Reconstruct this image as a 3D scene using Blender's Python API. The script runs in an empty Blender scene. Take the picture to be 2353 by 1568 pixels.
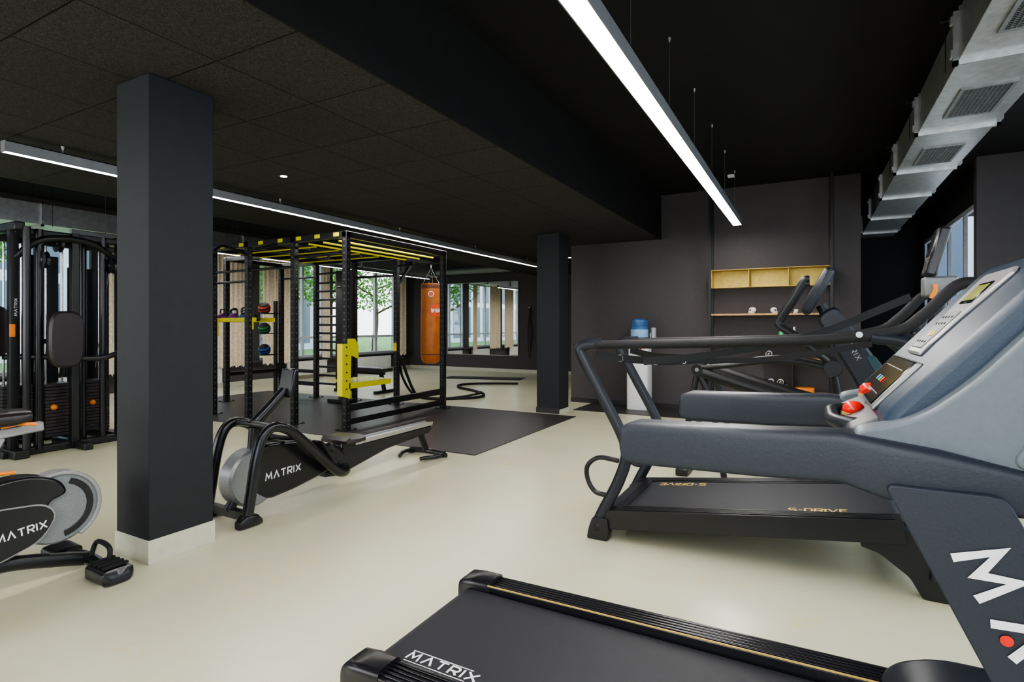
import bpy, math, random
from mathutils import Vector, Matrix, Euler
random.seed(7)
C=bpy.context.scene.collection
# ------------------------------------------------------------------ materials
MATS={}
def mat(name,col,rough=.5,metal=0,noise=.08,nscale=30,bump=0,emit=0,spec=.5,coat=0):
    if name in MATS: return MATS[name]
    m=bpy.data.materials.new(name); m.use_nodes=True; nt=m.node_tree; N=nt.nodes; L=nt.links
    b=N['Principled BSDF']; b.inputs['Roughness'].default_value=rough; b.inputs['Metallic'].default_value=metal
    b.inputs['Specular IOR Level'].default_value=spec
    b.inputs['Coat Weight'].default_value=coat
    tc=N.new('ShaderNodeTexCoord'); n=N.new('ShaderNodeTexNoise'); n.inputs['Scale'].default_value=nscale; n.inputs['Detail'].default_value=4
    L.new(tc.outputs['Object'],n.inputs['Vector'])
    r=N.new('ShaderNodeValToRGB'); e=r.color_ramp.elements
    e[0].position=.3; e[1].position=.7
    e[0].color=[c*(1-noise) for c in col[:3]]+[1]; e[1].color=[min(1,c*(1+noise)) for c in col[:3]]+[1]
    L.new(n.outputs['Fac'],r.inputs['Fac']); L.new(r.outputs['Color'],b.inputs['Base Color'])
    if bump:
        bp=N.new('ShaderNodeBump'); bp.inputs['Strength'].default_value=bump; bp.inputs['Distance'].default_value=.004
        L.new(n.outputs['Fac'],bp.inputs['Height']); L.new(bp.outputs['Normal'],b.inputs['Normal'])
    if emit:
        b.inputs['Emission Color'].default_value=list(col[:3])+[1]; b.inputs['Emission Strength'].default_value=emit
    MATS[name]=m; return m
BLK=mat('black_powder_coat',(.011,.011,.012),.38,0,.15,200,.05)
BLKG=mat('black_gloss_plastic',(.011,.011,.013),.25)
RUB=mat('black_rubber',(.015,.015,.016),.6,0,.2,120,.2,spec=.35)
MATM=mat('rubber_floor',(.034,.029,.030),.42,0,.25,60,.1)
BELT=mat('treadmill_belt',(.020,.021,.026),.5,0,.2,400,.2,spec=.4)
NAVY=mat('navy_plastic',(.019,.024,.036),.42,0,.1,200,.1)
NAVY2=mat('navy_plastic_satin',(.020,.040,.070),.38,0,.1,200,.1)
NAVYD=mat('dark_navy_plastic',(.013,.016,.023),.4,0,.1,200,.05)
SLATE=mat('slate_grey_plastic',(.125,.15,.172),.42,0,.05,80,.05)
SILV=mat('silver_plastic',(.36,.36,.36),.35,.3,.05,60)
ALU=mat('aluminium',(.6,.6,.6),.28,1,.06,60)
GALV=mat('galvanised_steel',(.55,.56,.56),.36,.8,.14,18,.05)
GALVD=mat('galvanised_dull',(.22,.23,.23),.5,.6,.12,18,.05)
CHR=mat('chrome',(.75,.75,.75),.15,1)
WHITE=mat('white_plastic',(.75,.75,.75),.4)
LETW=mat('white_print',(.85,.85,.85),.5)
GOLD=mat('gold_print',(.75,.52,.16),.4,.3)
YEL=mat('yellow_powder_coat',(.74,.67,.02),.4,0,.05,60)
YELP=mat('yellow_tread_plate',(.66,.64,.25),.35,.3,.2,70,.4)
RED=mat('red_plastic',(.80,.02,.008),.3)
ORA=mat('orange_plastic',(.90,.25,.01),.35)
BRASS=mat('brass_sheet',(.48,.35,.09),.4,.45,.1,20)
WOOD=mat('oak_board',(.52,.29,.11),.5,0,.25,12)
LEATH=mat('tan_leather',(.48,.14,.02),.45,0,.2,9,.1)
LEATHD=mat('dark_leather_patch',(.14,.045,.02),.5)
LABR=mat('orange_label',(.78,.10,.025),.5)
TOWEL=mat('towel_cotton',(.78,.77,.74),.9,0,.1,90,.5)
SKULL=mat('white_ceramic',(.8,.78,.74),.5)
BLUEW=mat('blue_bottle_plastic',(.05,.14,.32),.15,0,.2,8)
BLUEL=mat('blue_label',(.25,.45,.70),.4)
SCR=mat('led_screen',(.26,.28,.03),.3,0,.3,60,0,.15)
SCRD=mat('dark_screen',(.01,.012,.014),.12)
GRN=mat('green_button',(.05,.5,.2),.4); BLU=mat('blue_button',(.05,.2,.6),.4)
DISC=mat('flywheel_grey',(.26,.27,.28),.35,.5,.15,120)
PERF=mat('perforated_shroud',(.25,.26,.27),.35,.3,.25,260,.3)
WIRE=mat('steel_wire',(.25,.25,.25),.4,.8)
FRAMEW=mat('window_frame_grey',(.50,.52,.55),.45)
BLIND=mat('beige_fabric',(.78,.66,.50),.85,0,.25,40,.2)
RADI=mat('white_enamel',(.78,.78,.76),.35)
TEAL=mat('teal_side_panel',(.012,.05,.065),.35)
LED=mat('led_diffuser',(1,.965,.93),.5,0,0,10,0,66)
LEDH=mat('light_housing',(.34,.35,.36),.35,.5,.05,20)
SPOTE=mat('spot_emitter',(1,.95,.8),.5,0,0,10,0,200)
PURP=mat('purple_vinyl',(.18,.02,.2),.45); BLUV=mat('blue_vinyl',(.02,.08,.35),.45); GRNV=mat('green_vinyl',(.02,.25,.06),.45)
REDV=mat('red_vinyl',(.50,.05,.02),.45)
WALL=mat('warm_grey_wall_paint',(.078,.071,.072),.75,0,.04,14,.1,spec=.25)
WALLD=mat('dark_wall_paint',(.032,.031,.033),.75,0,.05,14,.1,spec=.25)
COLM=mat('charcoal_column_paint',(.0215,.0235,.0265),.65,0,.06,14,.1,spec=.3)
CEILM=mat('black_ceiling_paint',(.0145,.0138,.0136),.8,0,.08,10,.1,spec=.2)
BASEB=mat('pale_baseboard',(.54,.54,.43),.5,0,.05,20)
BASED=mat('dark_baseboard',(.02,.018,.018),.5)
SADDLE=mat('saddle_vinyl',(.024,.019,.019),.35)
BARK=mat('bark',(.12,.09,.06),.9,0,.3,10,.6)
LEAF=mat('leaf',(.10,.26,.04),.7,0,.35,1.2)
GRASS=mat('grass',(.12,.26,.06),.9,0,.3,2)
PAVE=mat('paving',(.38,.39,.39),.8,0,.15,2)
def nodes(name):
    m=bpy.data.materials.new(name); m.use_nodes=True; return m,m.node_tree.nodes,m.node_tree.links,m.node_tree.nodes['Principled BSDF']
def mk_floor():
    m,N,L,b=nodes('marbled_linoleum')
    tc=N.new('ShaderNodeTexCoord')
    n1=N.new('ShaderNodeTexNoise'); n1.inputs['Scale'].default_value=1.3; n1.inputs['Detail'].default_value=6
    n2=N.new('ShaderNodeTexNoise'); n2.inputs['Scale'].default_value=12; n2.inputs['Detail'].default_value=12; n2.inputs['Roughness'].default_value=.8; n2.inputs['Distortion'].default_value=1.2
    n3=N.new('ShaderNodeTexNoise'); n3.inputs['Scale'].default_value=1.8; n3.inputs['Detail'].default_value=4
    for n in (n1,n2,n3): L.new(tc.outputs['Object'],n.inputs['Vector'])
    r1=N.new('ShaderNodeValToRGB'); e=r1.color_ramp.elements; e[0].position=.35; e[0].color=(.60,.585,.405,1); e[1].position=.68; e[1].color=(.645,.64,.48,1)
    L.new(n1.outputs['Fac'],r1.inputs['Fac'])
    r2=N.new('ShaderNodeValToRGB'); e=r2.color_ramp.elements; e[0].position=.52; e[0].color=(0,0,0,1); e[1].position=.62; e[1].color=(1,1,1,1)
    L.new(n2.outputs['Fac'],r2.inputs['Fac'])
    r3=N.new('ShaderNodeValToRGB'); e=r3.color_ramp.elements; e[0].position=.45; e[0].color=(.06,.06,.06,1); e[1].position=.64; e[1].color=(.6,.6,.6,1)
    L.new(n3.outputs['Fac'],r3.inputs['Fac'])
    mu=N.new('ShaderNodeMath'); mu.operation='MULTIPLY'; L.new(r2.outputs['Color'],mu.inputs[0]); L.new(r3.outputs['Color'],mu.inputs[1])
    mx=N.new('ShaderNodeMixRGB'); L.new(mu.outputs[0],mx.inputs['Fac']); L.new(r1.outputs['Color'],mx.inputs[1]); mx.inputs[2].default_value=(.70,.56,.18,1)
    L.new(mx.outputs[0],b.inputs['Base Color']); b.inputs['Roughness'].default_value=.27; b.inputs['Specular IOR Level'].default_value=.5
    return m
FLOOR=mk_floor()
def mk_tiles():
    m,N,L,b=nodes('wood_wool_acoustic_tiles')
    tc=N.new('ShaderNodeTexCoord'); mp=N.new('ShaderNodeMapping'); mp.inputs['Location'].default_value=(2.02,-1.72,0)
    L.new(tc.outputs['Object'],mp.inputs['Vector'])
    br=N.new('ShaderNodeTexBrick'); br.offset=0; br.inputs['Scale'].default_value=1; br.inputs['Brick Width'].default_value=.6; br.inputs['Row Height'].default_value=.6
    br.inputs['Mortar Size'].default_value=.004; br.inputs['Color1'].default_value=(1,1,1,1); br.inputs['Color2'].default_value=(.9,.9,.9,1); br.inputs['Mortar'].default_value=(.1,.1,.1,1)
    L.new(mp.outputs[0],br.inputs['Vector'])
    n=N.new('ShaderNodeTexNoise'); n.inputs['Scale'].default_value=105; n.inputs['Detail'].default_value=5; n.inputs['Distortion'].default_value=2.2
    L.new(tc.outputs['Object'],n.inputs['Vector'])
    r=N.new('ShaderNodeValToRGB'); e=r.color_ramp.elements; e[0].position=.36; e[0].color=(.014,.014,.014,1); e[1].position=.68; e[1].color=(.078,.075,.072,1)
    L.new(n.outputs['Fac'],r.inputs['Fac'])
    mx=N.new('ShaderNodeMixRGB'); mx.blend_type='MULTIPLY'; mx.inputs['Fac'].default_value=1
    L.new(r.outputs[0],mx.inputs[1]); L.new(br.outputs['Color'],mx.inputs[2]); L.new(mx.outputs[0],b.inputs['Base Color'])
    bp=N.new('ShaderNodeBump'); bp.inputs['Strength'].default_value=.5; bp.inputs['Distance'].default_value=.004; L.new(n.outputs['Fac'],bp.inputs['Height']); L.new(bp.outputs[0],b.inputs['Normal'])
    b.inputs['Roughness'].default_value=.85; b.inputs['Specular IOR Level'].default_value=.2; return m
TILES=mk_tiles()
def mk_post():
    m,N,L,b=nodes('perforated_black_steel')
    tc=N.new('ShaderNodeTexCoord'); s=N.new('ShaderNodeSeparateXYZ'); L.new(tc.outputs['Object'],s.inputs[0])
    def M(op,a,bb=None):
        n=N.new('ShaderNodeMath'); n.operation=op
        for i,v in enumerate((a,bb)):
            if v is None: continue
            if isinstance(v,(int,float)): n.inputs[i].default_value=v
            else: L.new(v,n.inputs[i])
        return n.outputs[0]
    z=M('MULTIPLY',M('SUBTRACT',M('FRACT',M('DIVIDE',s.outputs[2],.08)),.5),.08)
    w=M('MINIMUM',M('ABSOLUTE',s.outputs[0]),M('ABSOLUTE',s.outputs[1]))
    d=M('SQRT',M('ADD',M('MULTIPLY',z,z),M('MULTIPLY',w,w)))
    k=M('LESS_THAN',d,.010)
    mx=N.new('ShaderNodeMixRGB'); L.new(k,mx.inputs['Fac']); mx.inputs[1].default_value=(.012,.012,.013,1); mx.inputs[2].default_value=(.14,.13,.13,1)
    L.new(mx.outputs[0],b.inputs['Base Color']); b.inputs['Roughness'].default_value=.4; return m
POSTM=mk_post()
def mk_facade(name,c1,c2,bw,rh,ms,axis):
    m,N,L,b=nodes(name)
    tc=N.new('ShaderNodeTexCoord'); s=N.new('ShaderNodeSeparateXYZ'); c=N.new('ShaderNodeCombineXYZ'); L.new(tc.outputs['Object'],s.inputs[0])
    L.new(s.outputs[axis],c.inputs[0]); L.new(s.outputs[2],c.inputs[1])
    br=N.new('ShaderNodeTexBrick'); br.offset=0; br.inputs['Scale'].default_value=1; br.inputs['Brick Width'].default_value=bw; br.inputs['Row Height'].default_value=rh
    br.inputs['Mortar Size'].default_value=ms; br.inputs['Color1'].default_value=c1+(1,); br.inputs['Color2'].default_value=tuple(x*.6 for x in c1)+(1,); br.inputs['Mortar'].default_value=c2+(1,)
    L.new(c.outputs[0],br.inputs['Vector']); L.new(br.outputs['Color'],b.inputs['Base Color']); b.inputs['Roughness'].default_value=.5; return m
FAC1=mk_facade('office_facade',(.14,.20,.27),(.60,.66,.74),1.6,3.2,.22,1)
FAC2=mk_facade('office_facade_end',(.14,.20,.27),(.60,.66,.74),1.6,3.2,.22,0)
def mk_glass():
    m=bpy.data.materials.new('window_glass'); m.use_nodes=True; N=m.node_tree.nodes; L=m.node_tree.links; N.clear()
    o=N.new('ShaderNodeOutputMaterial'); mx=N.new('ShaderNodeMixShader'); t=N.new('ShaderNodeBsdfTransparent'); g=N.new('ShaderNodeBsdfGlossy'); g.inputs['Roughness'].default_value=.02
    mx.inputs[0].default_value=.05; L.new(t.outputs[0],mx.inputs[1]); L.new(g.outputs[0],mx.inputs[2]); L.new(mx.outputs[0],o.inputs[0]); return m
GLASS=mk_glass()
MIRR=mat('mirror_silver',(.86,.88,.88),.015,1,0)
# ------------------------------------------------------------------ mesh builder
def cat(pts,sub):
    P=[Vector(p) for p in pts]
    if len(P)<3 or sub<2: return P
    out=[]
    for i in range(len(P)-1):
        p0=P[i-1] if i else P[0]*2-P[1]; p1=P[i]; p2=P[i+1]; p3=P[i+2] if i+2<len(P) else P[-1]*2-P[-2]
        for k in range(sub):
            t=k/sub
            out.append(.5*((2*p1)+(p2-p0)*t+(2*p0-5*p1+4*p2-p3)*t*t+(3*p1-p0-3*p2+p3)*t**3))
    out.append(P[-1]); return out
def rp(poly,r,n=3):
    out=[]; k=len(poly)
    for i in range(k):
        a=Vector(poly[i-1]); p=Vector(poly[i]); b=Vector(poly[(i+1)%k])
        da=(a-p); db=(b-p); ra=min(r,da.length*.45); rb=min(r,db.length*.45)
        s=p+da.normalized()*ra; e=p+db.normalized()*rb
        for j in range(n+1):
            t=j/n; q=s*(1-t)**2+p*2*t*(1-t)+e*t*t; out.append((q.x,q.y))
    return out
class MB:
    def __init__(s): s.v=[]; s.f=[]
    def add(s,vs,fs):
        o=len(s.v); s.v+=[tuple(v) for v in vs]; s.f+=[tuple(i+o for i in f) for f in fs]; return s
    def hexa(s,v): return s.add(v,[(0,3,2,1),(4,5,6,7),(0,1,5,4),(1,2,6,5),(2,3,7,6),(3,0,4,7)])
    def box(s,x0,x1,y0,y1,z0,z1):
        return s.hexa([(x0,y0,z0),(x1,y0,z0),(x1,y1,z0),(x0,y1,z0),(x0,y0,z1),(x1,y0,z1),(x1,y1,z1),(x0,y1,z1)])
    def fbox(s,O,e1,e2,e3,a0,a1,b0,b1,c0,c1):
        O,e1,e2,e3=map(Vector,(O,e1,e2,e3))
        return s.hexa([O+e1*a+e2*b+e3*c for a,b,c in ((a0,b0,c0),(a1,b0,c0),(a1,b1,c0),(a0,b1,c0),(a0,b0,c1),(a1,b0,c1),(a1,b1,c1),(a0,b1,c1))])
    def beam(s,p,q,w,hh,up=(0,0,1)):
        p=Vector(p); q=Vector(q); d=(q-p).normalized(); u=Vector(up)
        if abs(d.dot(u))>.98: u=Vector((1,0,0))
        a=d.cross(u).normalized(); u=a.cross(d).normalized()
        return s.hexa([p-a*w/2-u*hh/2,p+a*w/2-u*hh/2,p+a*w/2+u*hh/2,p-a*w/2+u*hh/2,q-a*w/2-u*hh/2,q+a*w/2-u*hh/2,q+a*w/2+u*hh/2,q-a*w/2+u*hh/2])
    def loft(s,rings,caps=True):
        n=len(rings[0]); vs=[v for r in rings for v in r]; fs=[]
        for i in range(len(rings)-1):
            for j in range(n):
                k=(j+1)%n; fs.append((i*n+j,i*n+k,(i+1)*n+k,(i+1)*n+j))
        if caps: fs.append(tuple(range(n-1,-1,-1))); fs.append(tuple((len(rings)-1)*n+j for j in range(n)))
        return s.add(vs,fs)
    def tube(s,pts,r,n=10,sub=6,ry=None):
        P=cat(pts,sub); R=r if isinstance(r,(list,tuple)) else None
        rings=[]; nrm=None
        for i,p in enumerate(P):
            t=((P[min(i+1,len(P)-1)]-P[max(i-1,0)])).normalized()
            if nrm is None:
                u=Vector((0,0,1)) if abs(t.z)<.9 else Vector((0,1,0)); nrm=t.cross(u).normalized()
            nrm=(nrm-t*nrm.dot(t)).normalized(); b=t.cross(nrm)
            if R:
                f=i/(len(P)-1)*(len(R)-1); k=min(int(f),len(R)-2); rr=R[k]+(R[k+1]-R[k])*(f-k)
            else: rr=r
            r2=ry if ry else rr
            rings.append([p+nrm*math.cos(2*math.pi*j/n)*rr+b*math.sin(2*math.pi*j/n)*r2 for j in range(n)])
        return s.loft(rings)
    def cyl(s,p,q,r,r2=None,n=20):
        return s.tube([p,q],[r,r if r2 is None else r2],n,1)
    def prism(s,poly,a0,a1,axis='y'):
        n=len(poly)
        def P(a,b,c): return {'y':(a,c,b),'x':(c,a,b),'z':(a,b,c)}[axis]
        return s.add([P(a,b,a0) for a,b in poly]+[P(a,b,a1) for a,b in poly],
            [tuple(range(n)),tuple(range(2*n-1,n-1,-1))]+[(i,i+n,(i+1)%n+n,(i+1)%n) for i in range(n)])
    def lathe(s,prof,c=(0,0,0),axis='z',n=28):
        rings=[]
        for r,z in prof:
            ring=[]
            for j in range(n):
                a=2*math.pi*j/n; x,y=r*math.cos(a),r*math.sin(a)
                v={'z':(x,y,z),'x':(z,x,y),'y':(x,z,y)}[axis]; ring.append((v[0]+c[0],v[1]+c[1],v[2]+c[2]))
            rings.append(ring)
        return s.loft(rings)
    def sph(s,c,r,n=20,sz=1):
        return s.lathe([(max(1e-4,r*math.sin(math.pi*i/12)),-r*sz*math.cos(math.pi*i/12)) for i in range(13)],c,'z',n)
    def srect(s,secs,axis='x',n=20,e=.45):
        rings=[]
        for pos,a0,a1,b0,b1 in secs:
            ring=[]
            for j in range(n):
                t=2*math.pi*j/n; cx,sy=math.cos(t),math.sin(t)
                a=(a0+a1)/2+(a1-a0)/2*math.copysign(abs(cx)**e,cx); b=(b0+b1)/2+(b1-b0)/2*math.copysign(abs(sy)**e,sy)
                ring.append({'x':(pos,a,b),'y':(a,pos,b),'z':(a,b,pos)}[axis])
            rings.append(ring)
        return s.loft(rings)
    def write(s,txt,O,xd,yd,hgt,wf=1.1,gap=.35,th=.17):
        O,xd,yd=Vector(O),Vector(xd).normalized(),Vector(yd).normalized(); x=0; nz=xd.cross(yd)
        G={'M':(1.2,[[(0,0),(.14,1),(.5,.3),(.86,1),(1,0)]]),'A':(1,[[(0,0),(.5,1),(1,0)]]),'T':(.95,[[(0,1),(1,1)],[(.5,1),(.5,0)]]),
         'R':(.85,[[(0,0),(0,1),(.8,1),(1,.85),(1,.6),(.8,.45),(.1,.45)],[(.45,.45),(1,0)]]),'I':(.02,[[(0,0),(0,1)]]),'X':(1,[[(0,0),(1,1)],[(0,1),(1,0)]]),
         'S':(.85,[[(1,1),(.15,1),(0,.75),(.15,.5),(.85,.5),(1,.25),(.85,0),(0,0)]]),'D':(.85,[[(.3,0),(0,0),(0,1),(.7,1),(1,.7),(1,.3),(.7,0),(.2,0)]]),
         'V':(1,[[(0,1),(.5,0),(1,1)]]),'E':(.75,[[(1,1),(0,1),(0,0),(1,0)],[(0,.5),(.85,.5)]]),'U':(.8,[[(0,1),(0,.15),(.2,0),(.8,0),(1,.15),(1,1)]]),
         'F':(.75,[[(1,1),(0,1),(0,0)],[(0,.5),(.8,.5)]]),'-':(.4,[[(0,.5),(1,.5)]]),'W':(1.2,[[(0,1),(.25,0),(.5,.8),(.75,0),(1,1)]])}
        for ch in txt:
            w,st=G[ch]
            for si,pl in enumerate(st):
                pp=[Vector((x+a*w*wf,b)) for a,b in pl]; k=len(pp); Lf=[]; Rt=[]
                for i,p in enumerate(pp):
                    d0=(pp[i]-pp[i-1]).normalized() if i else None; d1=(pp[i+1]-pp[i]).normalized() if i<k-1 else None
                    if d0 is None: d0=d1
                    if d1 is None: d1=d0
                    n0=Vector((-d0.y,d0.x)); n1=Vector((-d1.y,d1.x)); mt=(n0+n1)
                    mt=mt.normalized() if mt.length>.1 else n0
                    ln=min(th/2/max(.25,mt.dot(n0)),th*1.15)
                    Lf.append(p+mt*ln); Rt.append(p-mt*ln)
                q=Lf+Rt
                s.add([O+xd*v.x*hgt+yd*v.y*hgt+nz*.0003*si for v in q],[(i,k+i,k+i+1,i+1) for i in range(k-1)])
            x+=w*wf+gap
        return x*hgt
def bld(mb,name,m,parent=None,bev=0,loc=(0,0,0),rz=0,seg=2,ang=38,label=None):
    me=bpy.data.meshes.new(name); me.from_pydata(mb.v,[],mb.f); me.validate()
    import bmesh
    bm=bmesh.new(); bm.from_mesh(me); bmesh.ops.recalc_face_normals(bm,faces=bm.faces); bm.to_mesh(me); bm.free()
    for p in me.polygons: p.use_smooth=True
    me.set_sharp_from_angle(angle=math.radians(ang))
    me.materials.append(m)
    o=bpy.data.objects.new(name,me); C.objects.link(o); o.location=loc; o.rotation_euler=(0,0,rz)
    if parent: o.parent=parent
    if bev:
        md=o.modifiers.new('bevel','BEVEL'); md.width=bev; md.segments=seg; md.limit_method='ANGLE'; md.angle_limit=math.radians(40)
    if label: o['label']=label
    return o
def thing(name,label,cat_,loc=(0,0,0),rz=0,group=None):
    e=bpy.data.objects.new(name,None); C.objects.link(e); e.location=loc; e.rotation_euler=(0,0,rz); e.empty_display_size=.2
    e['label']=label; e['category']=cat_
    if group: e['group']=group
    return e
def top(o,label,cat_,group=None):
    o['label']=label; o['category']=cat_
    if group: o['group']=group
    return o
def struct(o,label):
    o['kind']='structure'; o['label']=label; return o
def dup(t,loc,rz=None):
    n=t.copy(); C.objects.link(n); n.location=loc
    if rz is not None: n.rotation_euler=(0,0,rz)
    for c in list(t.children):
        k=c.copy(); C.objects.link(k); k.parent=n
    return n
def arc(cx,cy,r,a0,a1,n=12): return [(cx+r*math.cos(math.radians(a0+(a1-a0)*i/n)),cy+r*math.sin(math.radians(a0+(a1-a0)*i/n))) for i in range(n+1)]

# ------------------------------------------------------------------ room shell
HC=3.25; HL=2.58
struct(bld(MB().box(-10.7,2.5,-3,13.2,-.1,0),'floor',FLOOR),'pale cream marbled linoleum floor with yellow flecks')
struct(bld(MB().box(-10.7,2.5,-3,13.2,HC,HC+.1),'ceiling',CEILM),'smooth black painted high ceiling')
struct(bld(MB().prism([(-6.35,-3),(-2.03,-3),(-2.03,8.5),(-3.5,8.5),(-3.5,13.1),(-6.35,13.1)],HL,HC,'z'),'ceiling_lowered',TILES),'lowered ceiling of black wood-wool acoustic tiles')
struct(bld(MB().box(-2.03,-2.015,-3,8.5,HL-.004,HC),'trim_2',CEILM),'smooth black fascia of the lowered ceiling')
struct(bld(MB().box(-3.5,.57,8.5,8.7,0,HC),'wall_back',WALL),'warm dark grey painted wall')
struct(bld(MB().box(-3.5,-3.3,8.7,13.1,0,HC),'wall_partition',WALLD),'dark painted partition wall')
struct(bld(MB().box(.37,.57,8.7,11.2,0,HC),'wall_partition',WALLD),'dark painted partition wall')
struct(bld(MB().box(.37,1.8,11.2,11.4,0,HC),'wall_recess',WALLD),'dark painted wall of the recess')
struct(bld(MB().box(-10.7,-3.3,13.1,13.3,0,HC),'wall_far',WALL),'warm dark grey wall carrying a mirror')
struct(bld(MB().box(-10.7,2.5,-3.2,-3,0,HC),'wall_rear',WALL),'dark grey wall')
wl=[(-2.4,.2),(.7,2.9),(3.3,4.9),(5.3,7.42),(7.95,9.8),(10.05,12.5)]
def wall_open(x0,x1,rng,ya,yb,s,hd,H):
    m=MB(); m.box(x0,x1,ya,yb,0,s); m.box(x0,x1,ya,yb,hd,H); y=ya
    for a,b in rng: m.box(x0,x1,y,a,s,hd); y=b
    m.box(x0,x1,y,yb,s,hd); return m
struct(bld(wall_open(-10.8,-10.6,wl,-3,13.1,.5,2.78,HC),'wall_left',WALL),'warm grey wall with large windows')
struct(bld(wall_open(2.4,2.6,[(-2.6,.6),(.9,3.8),(4.1,7.1)],-3,7.4,.45,2.75,HC),'wall_right',WALL),'dark wall with large windows')
struct(bld(wall_open(1.6,1.64,[(7.5,11.0)],7.4,11.2,.6,2.62,HC),'wall_right_far',WALLD),'dark wall with windows')
struct(bld(MB().box(1.5,2.6,7.28,7.4,0,3.08),'wall_pier',WALL),'grey wall pier beside windows')
struct(bld(MB().box(1.35,2.4,-3,11.2,3.0,HC),'ceiling_beam',CEILM),'black beam along the windows')
wi=0
def window(x,a,b,s,hd,nm,tr=.95,depth=.08):
    global wi; wi+=1
    m=MB(); f=.055; X0,X1=x-depth/2,x+depth/2
    m.box(X0,X1,a,b,s,s+f).box(X0,X1,a,b,hd-f,hd)
    n=nm
    for i in range(n+1):
        y=a+(b-a)*i/n; ww=f if i in(0,n) else f*1.1
        y0=y if i==0 else (y-ww if i==n else y-ww/2); m.box(X0+.002,X1-.002,y0,y0+ww,s,hd)
    if tr: m.box(X0+.004,X1-.004,a,b,tr,tr+f)
    e=bpy.data.objects.new('window_%d'%wi,None); C.objects.link(e); e.location=(x,(a+b)/2,s)
    struct(e,'large light grey framed window')
    bld(m,'window_frame',FRAMEW,e,.004,loc=(-x,-(a+b)/2,-s))
    bld(MB().box(x-.004,x+.004,a+.02,b-.02,s+.02,hd-.02),'window_pane',GLASS,e,loc=(-x,-(a+b)/2,-s))
for a,b in wl: window(-10.7,a,b,.5,2.78,3 if b-a>1.7 else 2)
for a,b in [(-2.6,.6),(.9,3.8),(4.1,7.1)]: window(2.5,a,b,.45,2.75,3)
window(1.62,7.5,11.0,.6,2.62,4,1.3,.04)
struct(bld(MB().box(-3.5,.57,8.485,8.5,0,.07),'baseboard_back',BASED),'dark baseboard')
struct(bld(MB().box(-10.6,-3.5,13.085,13.1,0,.09),'baseboard_far',BASEB),'pale linoleum baseboard')
struct(bld(MB().box(-10.6,-10.585,-3,13.1,0,.09),'baseboard_left',BASEB),'pale linoleum baseboard')
struct(bld(MB().box(-10.62,-10.48,-3,13.1,.47,.5),'trim_1',WALL),'window sill')
for i,(x0,x1,y0,y1) in enumerate([(-3.36,-3.045,1.627,1.98),(-3.5,-3.15,7.2,7.55)]):
    t=thing('column','square charcoal painted column %s'%('with pale baseboard beside the rowing machine' if i==0 else 'with dark baseboard standing near the grey wall'),'column',((x0+x1)/2,(y0+y1)/2,0)); w=(x1-x0)/2; d=(y1-y0)/2
    bld(MB().box(-w,w,-d,d,0,HL),'column_shaft',COLM,t,.004)
    if i==0: bld(MB().box(-w-.007,w+.007,-d-.007,d+.007,0,.125),'column_baseboard',BASEB,t,.002,label='pale linoleum skirting')
    else:
        bld(MB().box(-w-.007,w+.007,-d-.007,-d,0,.08),'column_baseboard',BASED,t,label='dark skirting'); bld(MB().box(w,w+.007,-d,d,0,.06),'column_baseboard',BASEB,t,label='pale linoleum skirting')
top(bld(MB().box(-9.2,-2.85,4.5,7.1,0,.008),'rubber_floor_mat',MATM,bev=.002),'black rubber floor area under the training rig','floor mat')
top(bld(MB().box(-3.12,.5,7.65,8.48,0,.008),'rubber_floor_mat',MATM,bev=.002),'black rubber floor strip along the grey wall','floor mat')
t=thing('wall_mirror','large frameless rectangular mirror on grey wall','mirror',(-8.06,13.1,.46))
bld(MB().box(-1.14,1.14,-.03,-.006,0,2.0),'mirror_glass',MIRR,t)
bld(MB().box(-1.15,1.15,-.006,0,-.01,2.01).box(-1.15,1.15,-.034,-.0,-.015,0).box(-1.15,1.15,-.034,0,2.0,2.015).box(-1.155,-1.14,-.034,0,-.01,2.01).box(1.14,1.155,-.034,0,-.01,2.01),'mirror_frame',SILV,t)
# ------------------------------------------------------------------ lights
def led(x,y0,y1,z,w,hh,wires,label,top_z):
    t=thing('linear_pendant_light',label,'light',(x,(y0+y1)/2,z),group='linear pendant lights'); L=(y1-y0)/2
    m=MB().box(-w/2-.006,-w/2,-L,L,-.002,hh).box(w/2,w/2+.006,-L,L,-.002,hh).box(-w/2-.006,w/2+.006,-L,L,hh-.006,hh).box(-w/2-.006,w/2+.006,-L-.008,-L,-.002,hh).box(-w/2-.006,w/2+.006,L,L+.008,-.002,hh)
    bld(m,'light_housing',LEDH,t)
    bld(MB().box(-w/2,w/2,-L,L,0,.012),'light_diffuser',LED,t,label='glowing white diffuser')
    for y in wires:
        yy=y-(y0+y1)/2
        bld(MB().cyl((0,yy,hh),(0,yy,top_z-z),.0016,n=6).cyl((0,yy,top_z-z-.03),(0,yy,top_z-z),.006,.014,n=12).cyl((0,yy,hh),(0,yy,hh+.02),.008,n=10),'suspension_wire',WIRE,t)
    return t
led(-.865,-2.6,7.9,2.6,.10,.085,[-1,0,1.05,2.0,2.95,3.88,4.81,5.75,6.67,7.6],'long white glowing linear light hung on thin wires',HC)
led(-4.87,1.66,10.0,2.45,.055,.075,[2,3.9,5.8,7.7,9.6],'added linear light out of view, fill for the room',HL)
led(-8.55,3.6,11.3,2.45,.055,.075,[4,6,8,10,11],'long slim glowing linear light near the windows',HC)
led(-4.87,-2.8,.9,2.45,.055,.075,[-2,0],'added linear light out of view, fill for the room',HL)  # extra fixture outside the frame, added only for soft fill
top(bld(MB().box(-.04,.04,-.04,.04,-.03,0),'ceiling_junction_box',WHITE,bev=.004,loc=(-.93,7.78,HC)),'small white ceiling junction box','junction box')
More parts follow.
